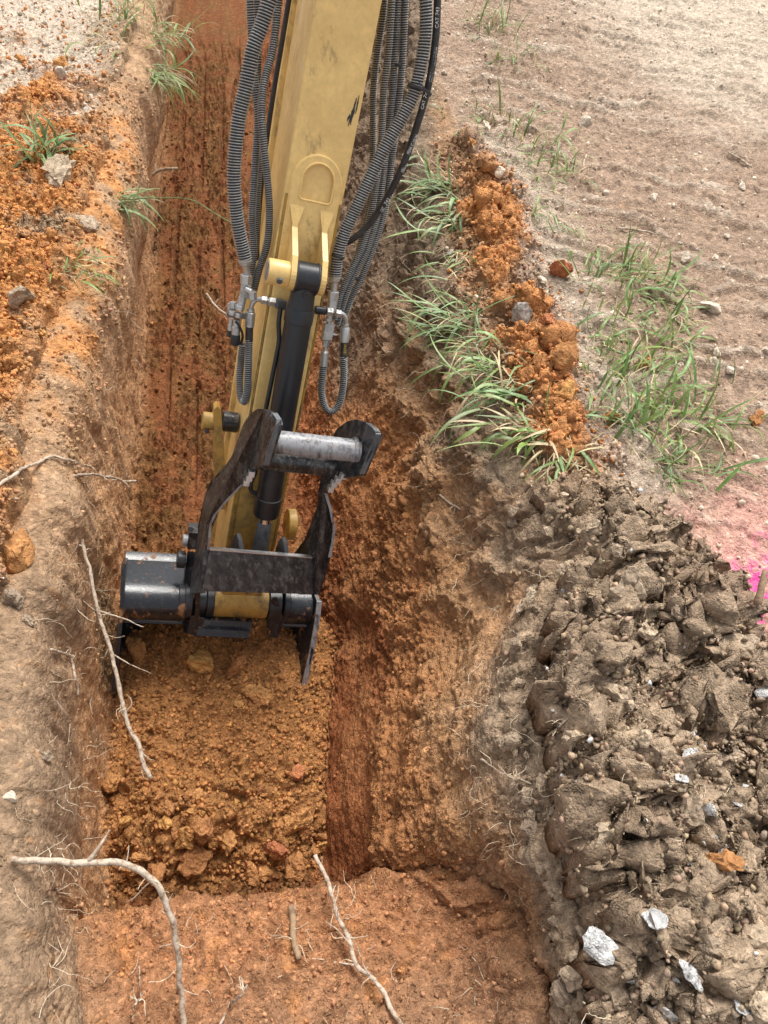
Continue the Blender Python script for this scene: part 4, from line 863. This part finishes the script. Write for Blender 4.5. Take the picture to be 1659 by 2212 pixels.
LE = [('clod_orange', 22, 1200, 52, 'big angular orange rock at the left edge of the picture'), ('clod_brown', 120, 388, 46, 'brown sod lump under the broad leaved plant'), ('clod_brown', 50, 650, 37, 'round tan clod low on the left bank'), ('clod_orange', 137, 137, 22, 'orange stone on the pale ground at upper left'),
 ('stone', 130, 163, 18, 'pale stone beside the orange stone at upper left'), ('clod_orange', 46, 132, 14, 'small orange stone on the pale ground'), ('clod_brown', 190, 490, 26, 'brown clod on the orange spill'), ('clod_brown', 75, 2000, 1, '')][:-1]
LE += [('clod_brown', 30, 1290, 24, 'brown clod below the big orange rock at the left edge'), ('clod_brown', 60, 1345, 16, 'small brown clod on the left bank below the orange rock'), ('stone', 20, 1720, 14, 'pale stone at the left edge above the thick root'), ('clod_brown', 95, 1640, 20, 'grey brown clod bedded in the left bank')]
for kd, x, y, r, lb_ in LE: clod_px(kd, x, y, r, lb_, sink=.3, **({'name': 'stone', 'cat': 'stone'} if kd == 'stone' else {}))
for i in pick((RGf == 0) & (spf > .4), 45): clod(random.choice(['clod_orange', 'clod_orange', 'clod_ochre', 'clod_red']), PF[i], NF[i], random.uniform(.008, .024), 'one of the small orange clods in the spill on the left bank', 'small clods on the left spill', sink=.25)
BE = [('clod_orange', 1215, 770, 36, 'broad flat orange clod on the ridge right of the trench'), ('clod_red', 1205, 590, 26, 'tall dark red clod on the ridge right of the trench'), ('clod_ochre', 1215, 845, 28, 'ochre clod below the broad flat one on the ridge'), ('clod_red', 1185, 700, 20, 'red clod on the ridge beside the white stone'),
 ('clod_orange', 1090, 400, 18, 'orange clod near the upper end of the ridge'), ('clod_orange', 1632, 908, 22, 'lone red orange clod at the right edge of the picture'), ('clod_orange', 1395, 790, 22, 'orange clod among the grass right of the ridge'), ('clod_orange', 1320, 905, 20, 'orange clod at the lower end of the ridge')]
for kd, x, y, r, lb_ in BE: clod_px(kd, x, y, r, lb_, sink=.25)
for i in pick((RGf == 4) & (bermf > .5) & (Yf > 1), 20): clod(random.choice(['clod_orange', 'clod_orange', 'clod_red']), PF[i], NF[i], random.uniform(.008, .02), 'one of the small orange clods along the ridge right of the trench', 'small clods on the right ridge', sink=.25)
ST = [('grey', 1128, 672, 27, 'grey white stone set in the orange ridge'), ('stone', 1532, 668, 24, 'flat pale stone lying on the track marked mud'), ('stone', 1262, 266, 14, 'pale stone on the mud near the top of the picture'), ('stone', 1073, 376, 13, 'pale stone at the upper end of the ridge'),
 ('stone', 1655, 760, 14, 'pale stone on the mud at the right edge'), ('stone', 1410, 430, 10, 'small pale stone in the middle of the track marked mud'), ('stone', 1480, 560, 12, 'pale stone above the flat stone'), ('stone', 1630, 990, 9, 'small white stone near the pink paint')]
for kd, x, y, r, lb_ in ST: clod_px(kd, x, y, r, lb_, name='stone', cat='stone', sink=.3)
for i in pick((RGf == 4) & (heapf < .2) & (bermf < .2), 60): clod('stone', PF[i], NF[i], random.uniform(.007, .02), 'one of the small pale stones scattered over the mud right of the trench', 'small stones on the right bank', name='stone', cat='stone', sink=.4)
for i in pick((RGf == 0) & (spf < .3) & (Yf > 2.5), 24): clod('stone', PF[i], NF[i], random.uniform(.008, .025), 'one of the pale stones on the hard ground at upper left', 'small stones on the left bank', name='stone', cat='stone', sink=.45)

for i in pick((RGf == 4) & (heapf > .3) & (Yf < .45), 46): clod('white', PF[i], unit(NF[i]+np.array([0, 0, 1.2])), .008+.022*random.random()**2, 'one of the small white crusty flakes strewn over the lower part of the right heap', 'white flakes on the right heap', name='white_flake', cat='flake', sink=0)
# ================================================================== ROOTS
def root_mat(name, c1, c2):
    m, nt, nd, lk, bs = new_mat(name); tc = nd.new('ShaderNodeNewGeometry')
    n1 = N(nd, 'ShaderNodeTexNoise', Scale=70.0, Detail=6.0, Roughness=.7); lk.new(tc.outputs['Position'], n1.inputs['Vector'])
    r = ramp(nd, lk, n1.outputs[0], [(.36, c2), (.52, c1), (.7, tuple(min(.9, x*1.2) for x in c1))]); lk.new(r.outputs[0], bs.inputs['Base Color']); bs.inputs['Roughness'].default_value = .85
    n2 = N(nd, 'ShaderNodeTexNoise', Scale=240.0, Detail=4.0); lk.new(tc.outputs['Position'], n2.inputs['Vector'])
    b = N(nd, 'ShaderNodeBump', Strength=.8, Distance=.002); lk.new(n2.outputs[0], b.inputs['Height']); lk.new(b.outputs[0], bs.inputs['Normal']); return m
M['root'] = root_mat('pale_root_bark', (.48, .39, .30), (.20, .125, .075)); M['rootlet'] = root_mat('rootlet_bark', (.62, .52, .38), (.42, .30, .19)); M['bark'] = root_mat('brown_root_bark', (.30, .20, .12), (.16, .10, .06))
def wobble(path, amp, seed):
    t = np.arange(len(path)); r_ = np.random.default_rng(seed); out = path.copy()
    for k_ in range(3): out[:, k_] += amp*(perlin(t*.13+r_.uniform(0, 99), t*0+k_, seed)+.5*perlin(t*.37+r_.uniform(0, 99), t*0+k_+3, seed+1))
    out[0] = path[0]; return out
def root_path(pts, depths):
    ps = []
    ds = depths if depths else [None]*len(pts)
    if depths and len(depths) == 2:
        cl = np.concatenate([[0], np.cumsum([math.hypot(b[0]-a[0], b[1]-a[1]) for a, b in zip(pts[:-1], pts[1:])])]); ds = list(depths[0]+(depths[1]-depths[0])*cl/cl[-1])
    for (x, y), dd in zip(pts, ds):
        if dd is None: P_, n_ = hit(x, y); ps.append(P_+n_*.004+unit(EYE-P_)*.006)
        else: ps.append(atd(x, y, dd))
    return ps
rs = [0]
def g_root(pts3, r0, r1, amp=.004, seg=8, step=.010):
    rs[0] += 1; path = wobble(catmull(pts3, step), amp, rs[0]*7); n = len(path); t = np.linspace(0, 1, n)
    rad = (r0+(r1-r0)*t)*(1+.22*perlin(t*n*.35, t*0, rs[0]*3)); return g_tube(path, rad, seg), path
def root(pts, depths, w0, w1, label, mat='root', branches=(), twigs=6, name='root'):
    p3 = root_path(pts, depths); z0 = proj(p3[0])[2]; z1 = proj(p3[-1])[2]
    g, path = g_root(p3, w0*z0/1659/2, w1*z1/1659/2)
    o = mesh_obj(name, g[0], g[1], M[mat], smooth=True); tag(o, label, 'root')
    for bp, w_ in branches:
        i0 = np.argmin(np.hypot(proj(path)[0]-bp[0][0], proj(path)[1]-bp[0][1])); dz = proj(path[i0])[2]
        q3 = [path[i0]]+[atd(x, y, dz*(1+.006*k_)) for k_, (x, y) in enumerate(bp[1:])]
        g2, _ = g_root(q3, w_*dz/1659/2, w_*.35*dz/1659/2, .003, 6, .007); mesh_obj('root_branch', g2[0], g2[1], M[mat], o, smooth=True)
    r_ = np.random.default_rng(rs[0])
    for k_ in range(twigs):
        i0 = r_.integers(3, len(path)-2); d_ = unit(r_.normal(size=3)+np.array([0, 0, -.3])); ln = r_.uniform(.015, .05)
        q3 = [path[i0], path[i0]+d_*ln*.5+r_.normal(0, .005, 3), path[i0]+d_*ln+r_.normal(0, .01, 3)]
        g2, _ = g_root(q3, .0013, .0005, .003, 5, .006); mesh_obj('rootlet', g2[0], g2[1], M['rootlet'], o, smooth=True)
    return o
def dep(x, y): return float(proj(hit(x, y)[0])[2])
root([(25, 1858), (90, 1862), (190, 1862), (255, 1864), (305, 1882), (340, 1915), (364, 1965), (380, 2025), (386, 2080), (390, 2140), (400, 2225)], (dep(40, 1860)-.02, dep(400, 2190)-.04), 15, 13, 'thickest pale root arching from the left wall down across the near ledge', twigs=16,
     branches=[([(192, 1862), (212, 1832), (236, 1792)], 11), ([(270, 1866), (276, 1850), (278, 1825)], 4), ([(330, 1905), (295, 1935), (268, 1950)], 4), ([(360, 1950), (372, 1930)], 4), ([(375, 2040), (350, 2046), (333, 2052)], 3)])
root([(178, 1165), (186, 1205), (200, 1262), (212, 1320), (228, 1370), (243, 1420), (255, 1475), (262, 1510), (276, 1565), (298, 1605), (308, 1640), (327, 1683)], (dep(178, 1165)-.01, 1.98), 7, 11, 'long pale root hanging down the left wall in front of the bucket', twigs=14,
     branches=[([(216, 1315), (265, 1335), (310, 1355)], 5), ([(247, 1410), (290, 1440), (328, 1455)], 3.5), ([(270, 1545), (285, 1520), (275, 1500)], 3.5), ([(183, 1180), (130, 1172), (100, 1160), (75, 1135), (42, 1118)], 5.5)])
root([(868, 2215), (845, 2180), (820, 2130), (795, 2105), (772, 2088), (755, 2035), (735, 1985), (718, 1935), (700, 1890), (681, 1845)], (dep(868, 2205)-.01, 1.80), 11, 9, 'pale root rising from the near ledge towards the soil pile', twigs=14,
     branches=[([(770, 2088), (735, 2080), (690, 2072), (615, 2076)], 4.5), ([(757, 2040), (730, 2010), (706, 1992)], 4), ([(800, 2108), (785, 2085), (770, 2045)], 4), ([(740, 2000), (765, 2030), (790, 2080)], 3)])
root([(-10, 1052), (40, 1016), (85, 1000), (117, 985), (150, 998), (195, 1010)], None, 9, 4, 'crooked cream root at the left edge above the orange rock', twigs=6)
root([(155, 1028), (195, 1024), (235, 1031), (270, 1040), (294, 1038)], (dep(160, 1028)-.01, dep(235, 1031)-.10), 6, 5, 'short pale root with a frayed tip poking over the trench edge', twigs=14)
root([(105, 1404), (135, 1410), (150, 1420), (158, 1455), (166, 1480), (168, 1505)], None, 6, 6, 'small cream root bent downwards on the left wall', twigs=8)
root([(328, 378), (345, 368), (384, 364)], (dep(315, 372)-.01, dep(315, 372)-.02), 6, 7, 'broken brown root stub sticking out over the trench at upper left', mat='bark', twigs=5)
root([(532, 2128), (520, 2150), (500, 2172), (484, 2200), (470, 2222)], None, 4, 6, 'pale root lying on the ledge at the bottom of the picture', twigs=5)
root([(300, 2090), (303, 2120), (300, 2150), (296, 2170)], None, 3, 4, 'thin upright root on the ledge left of the thick root', twigs=3)
root([(630, 1962), (634, 2000), (640, 2040), (648, 2070)], None, 16, 13, 'brown root half buried upright in the face of the ledge', mat='bark', twigs=6)
root([(953, 1072), (975, 1088), (996, 1102)], None, 5, 4, 'short cream root lying on the right trench wall', twigs=2)
root([(1040, 1640), (1075, 1662), (1110, 1680), (1150, 1692)], None, 3.5, 3, 'thin pale root hanging from the right wall below the heap', twigs=8)
root([(1185, 1590), (1225, 1555), (1265, 1525)], None, 4, 4, 'straight thin root jutting from the right wall', twigs=5)
root([(445, 634), (460, 655), (478, 672), (497, 686)], (dep(445, 634)-.25, dep(445, 634)-.3), 5, 4, 'dry twig in the trench left of the hose fittings', twigs=10)
root([(1653, 1232), (1646, 1265), (1636, 1306)], (dep(1640, 1300)-.05, dep(1636, 1306)-.01), 12, 17, 'weathered brown stub of wood beside the pink paint', mat='bark', twigs=0)
root([(1330, 495), (1370, 497), (1412, 506)], None, 5, 4, 'dead root lying flat on the track marked mud', twigs=2)
root([(1575, 330), (1600, 345), (1625, 360)], None, 4, 4, 'dead root on the mud near the upper right edge', twigs=2)
root([(1265, 335), (1258, 370)], None, 4, 3, 'short upright dead root on the mud right of the grass', twigs=1)
def fine_roots(name, idxs, ln, rad, label, bias):
    VV, FF = [], []; off = 0
    for i in idxs:
        P_, n_ = PF[i], NF[i]; d_ = unit(n_*.7+np.array(bias)+rng.normal(0, .6, 3)); l_ = rng.uniform(*ln); m = 9; path = [P_-n_*.004]
        for k_ in range(m): d_ = unit(d_+rng.normal(0, .33, 3)+np.array([0, 0, -.10])); path.append(path[-1]+d_*l_/m)
        path = np.array(path)
        bad = ((path-P_)@n_) < .001; path[bad] += np.outer(.002-((path[bad]-P_)@n_), n_)
        v_, f_ = g_tube(path, np.linspace(rad, rad*.4, len(path))*rng.uniform(.6, 1.3), 4); VV.append(np.array(v_)); FF.append(np.array([f for f in f_ if len(f) == 4][:m*4])+off); off += len(v_)
    o = mesh_obj(name, np.concatenate(VV), np.concatenate(FF), M['rootlet'], smooth=True); o['kind'] = 'stuff'; o['label'] = label; o['category'] = 'roots'
zf_ = PF[:, 2]
fine_roots('fine_roots', pick((RGf == 1) & (zf_ < -.02) & (zf_ > -.5) & (Yf < 3.2), 150, np.where(Yf < 1.6, 1.0, .5)), (.03, .11), .0010, 'tangle of hair fine roots on the left trench wall', (0, -.2, -.3))
fine_roots('fine_roots', pick((RGf == 3) & (hrf > .72) & (Yf > .3) & (Yf < 3.2), 380), (.03, .10), .0009, 'hair fine roots hanging from the right trench edge', (-.3, 0, -.4))
fine_roots('fine_roots', pick((RGf == 2) & (Yf < .4), 60), (.03, .09), .0009, 'hair fine roots on the near ledge', (0, 0, .2))
fine_roots('fine_roots', pick((RGf == 4) & (heapf > .3), 130), (.02, .07), .0009, 'hair fine roots among the clods of the right heap', (0, 0, .2))

# ================================================================== GRASS
def leaf_mat(name, c):
    m, nt, nd, lk, bs = new_mat(name); oi = nd.new('ShaderNodeObjectInfo'); h = nd.new('ShaderNodeHueSaturation'); h.inputs['Color'].default_value = (*c, 1)
    a = N(nd, 'ShaderNodeMapRange'); a.inputs[3].default_value = .65; a.inputs[4].default_value = 1.45; lk.new(oi.outputs['Random'], a.inputs[0]); lk.new(a.outputs[0], h.inputs['Value'])
    b = N(nd, 'ShaderNodeMath', operation='MULTIPLY'); b.inputs[1].default_value = 7.31; lk.new(oi.outputs['Random'], b.inputs[0]); f = N(nd, 'ShaderNodeMath', operation='FRACT'); lk.new(b.outputs[0], f.inputs[0])
    e = N(nd, 'ShaderNodeMapRange'); e.inputs[3].default_value = .47; e.inputs[4].default_value = .525; lk.new(f.outputs[0], e.inputs[0]); lk.new(e.outputs[0], h.inputs['Hue'])
    tc = nd.new('ShaderNodeNewGeometry'); n1 = N(nd, 'ShaderNodeTexNoise', Scale=60.0, Detail=4.0); lk.new(tc.outputs['Position'], n1.inputs['Vector']); r = ramp(nd, lk, n1.outputs[0], [(.3, .75), (.7, 1.25)])
    mx = N(nd, 'ShaderNodeMix', data_type='RGBA', blend_type='MULTIPLY'); mx.inputs[0].default_value = 1; lk.new(h.outputs[0], mx.inputs[6]); lk.new(r.outputs[0], mx.inputs[7]); lk.new(mx.outputs[2], bs.inputs['Base Color'])
    bs.inputs['Roughness'].default_value = .42
    tr = nd.new('ShaderNodeBsdfTranslucent'); lk.new(mx.outputs[2], tr.inputs['Color']); ms = nd.new('ShaderNodeMixShader'); ms.inputs[0].default_value = .25
    lk.new(bs.outputs[0], ms.inputs[1]); lk.new(tr.outputs[0], ms.inputs[2]); lk.new(ms.outputs[0], nd['Material Output'].inputs['Surface']); return m
M['grass'] = leaf_mat('green_grass', (.16, .25, .065)); M['grass_blue'] = leaf_mat('bluish_grass', (.19, .28, .11)); M['straw'] = leaf_mat('dry_straw', (.46, .37, .20))
def g_blade(p0, d0, ln, wd, droop, curl):
    m = 8; p = np.asarray(p0, float); d_ = unit(d0); V_ = []; F_ = []; r_ = rng.normal(0, 1, 3)
    for k_ in range(m+1):
        t = k_/m; side = np.cross(d_, np.array([0, 0, 1.0])); side = unit(side) if np.linalg.norm(side) > 1e-3 else np.array([1.0, 0, 0])
        w_ = wd*(.65+.7*t if t < .4 else .93*(1-((t-.4)/.6)**1.7)+.02)*.5; nn = np.cross(side, d_)
        V_ += [p-side*w_+nn*w_*.35, p, p+side*w_+nn*w_*.35]
        d_ = unit(d_+np.array([0, 0, -droop*(.3+t)])/m*2+curl*r_*.06); p = p+d_*ln/m
    for k_ in range(m):
        a = k_*3; F_ += [(a, a+1, a+4, a+3), (a+1, a+2, a+5, a+4)]
    return V_, F_
def tuft(x, y, n, ln, wd, lean, label, spread=.6, droop=.7, mat='grass', straw=.25, rad=.02, stalks=(), cat='grass tuft'):
    P_, n_ = hit(x, y); root_ = empty('grass_tuft', P_); tag(root_, label, cat); lean = np.array(lean, float)
    inv = np.array(P_)
    for k_ in range(int(n*3.8)):
        off = np.array([rng.normal(0, rad*1.7), rng.normal(0, rad*1.7), rng.uniform(-.012, .002)]); d_ = unit(lean+rng.normal(0, spread, 3)*np.array([1, 1, .55])+n_*.25)
        dry = rng.uniform() < straw+.2; l_ = rng.uniform(*ln)*(.75 if dry else 1); g = g_blade(off, d_, l_*.98, 1.0*wd*rng.uniform(.3, 1.2)*(.55 if dry else 1), droop*rng.uniform(.3, 1.9), rng.uniform(.6, 3.0))
        mesh_obj('blade', g[0], g[1], M['straw' if dry else mat], root_, smooth=True)
    for pts in stalks:
        p3 = [atd(a, b, float(proj(P_)[2])*f)-inv for a, b, f in pts]; g = g_tube(catmull(p3, .01), .0018, 6); mesh_obj('stalk', g[0], g[1], M['grass_blue'], root_, smooth=True)
    return root_
u = (0, 0, 1)
tuft(100, 335, 13, (.12, .26), .017, (.35, .1, .75), 'broad leaved bluish grass plant on the brown sod at the left', .65, .8, 'grass_blue', .1, .015)
tuft(255, 432, 12, (.10, .22), .012, (.8, -.2, .2), 'grass with a long stalk reaching out over the trench at the left', .45, .8, 'grass_blue', .2, .02, stalks=[[(262, 432, .995), (330, 428, .98), (410, 431, .97), (470, 465, .965), (540, 505, .96), (565, 528, .96)]])
tuft(330, 150, 14, (.16, .32), .010, (.7, -.5, -.1), 'long grass hanging down over the left trench edge', .3, 1.0, 'grass', .15, .03)
tuft(335, 75, 20, (.10, .24), .011, (.7, -.1, .25), 'grass tuft at the left trench edge near the top of the picture', .5, .8, 'grass', .25, .05)
tuft(290, 30, 16, (.10, .22), .012, (.1, .1, .8), 'grass tuft highest on the left, cut by the top of the picture', .6, .6, 'grass', .3, .05)
tuft(220, 80, 12, (.10, .20), .010, (-.4, -.2, .6), 'thin half dry grass tuft on the pale ground at upper left', .6, .8, 'grass', .6, .04)
tuft(150, 570, 16, (.05, .13), .008, (.1, -.3, .5), 'small grass tuft lying on the orange spill', .8, .8, 'grass', .35, .03)
tuft(205, 590, 6, (.06, .12), .007, (.6, -.1, .4), 'few grass blades right of the small tuft on the spill', .5, .8, 'grass', .4, .02)
tuft(20, 390, 10, (.06, .15), .005, (-.2, -.2, .4), 'dry grass at the left edge of the picture', .8, .8, 'straw', .8, .03)
tuft(1060, 50, 16, (.10, .22), .010, (-.2, -.1, .7), 'grass tuft highest on the right bank', .6, .8, 'grass', .3, .05)
tuft(1100, 130, 10, (.08, .18), .010, (.1, -.4, .6), 'grass tuft below the highest one on the right bank', .6, .8, 'grass', .3, .04)
tuft(1060, 265, 18, (.08, .18), .010, (-.4, -.1, .5), 'grass tuft above the upper end of the ridge', .6, .8, 'grass', .35, .05)
tuft(1150, 320, 16, (.08, .20), .010, (.3, -.1, .6), 'grass tuft right of the upper end of the ridge', .6, .8, 'grass', .35, .05)
tuft(1200, 385, 14, (.10, .20), .010, (.5, -.3, .4), 'grass tuft leaning right beside the ridge', .5, .9, 'grass', .3, .04)
tuft(1185, 470, 10, (.08, .18), .009, (.1, -.4, .6), 'sparse grass tuft on the pale rim of the ridge', .6, .8, 'grass', .4, .04)
tuft(970, 405, 16, (.12, .26), .015, (-.8, -.1, .25), 'broad leaved grass hanging over the right trench edge, upper one', .45, .9, 'grass_blue', .15, .03)
tuft(985, 470, 12, (.10, .20), .013, (-.7, -.4, .1), 'broad leaved grass hanging over the right trench edge below the upper one', .45, .9, 'grass_blue', .2, .03)
tuft(1010, 560, 16, (.08, .16), .008, (-.7, -.3, .1), 'half dry grass hanging over the right trench edge', .5, .9, 'grass', .5, .04)
tuft(1010, 680, 24, (.12, .26), .010, (-.85, .0, .25), 'large grass tuft sweeping left over the trench', .4, .9, 'grass_blue', .2, .04)
tuft(1060, 770, 18, (.10, .20), .009, (-.7, -.3, .2), 'grass tuft sweeping left below the large one', .45, .9, 'grass', .25, .04)
tuft(1115, 830, 20, (.10, .22), .012, (-.75, -.2, .2), 'grass tuft on the trench edge beside the broad flat orange clod', .45, .9, 'grass_blue', .25, .04)
tuft(1160, 930, 10, (.10, .20), .015, (-.7, -.2, .2), 'few broad blades pointing left over the trench', .4, .8, 'grass', .2, .03)
tuft(1205, 985, 12, (.09, .17), .010, (-.1, -.7, .1), 'half dry blades hanging down at the lower end of the ridge', .45, .9, 'grass', .55, .03)
tuft(1345, 600, 34, (.12, .26), .010, (.3, -.3, .55), 'large drooping grass tuft on the pale mud right of the ridge', .55, .95, 'grass', .2, .05)
tuft(1400, 680, 22, (.10, .22), .009, (.4, -.6, .2), 'grass combed downwards below the large drooping tuft', .4, .9, 'grass', .3, .05)
tuft(1330, 775, 26, (.08, .18), .010, (.1, -.1, .8), 'grass tuft right of the broad flat orange clod', .6, .7, 'grass', .25, .06)
tuft(1400, 830, 18, (.10, .22), .010, (.3, .1, .8), 'upright grass tuft beside the orange clod in the grass', .6, .6, 'grass', .2, .06)
tuft(1450, 930, 34, (.12, .26), .011, (.5, .0, .6), 'largest grass tuft at the lower right of the grass strip', .6, .8, 'grass', .25, .06)
tuft(1340, 900, 12, (.08, .18), .012, (-.3, -.1, .6), 'small grass tuft left of the largest one', .6, .8, 'grass_blue', .3, .03)
tuft(1480, 1005, 14, (.08, .16), .010, (.4, -.5, .4), 'grass tuft below the largest one at the edge of the heap', .5, .8, 'grass', .3, .04)
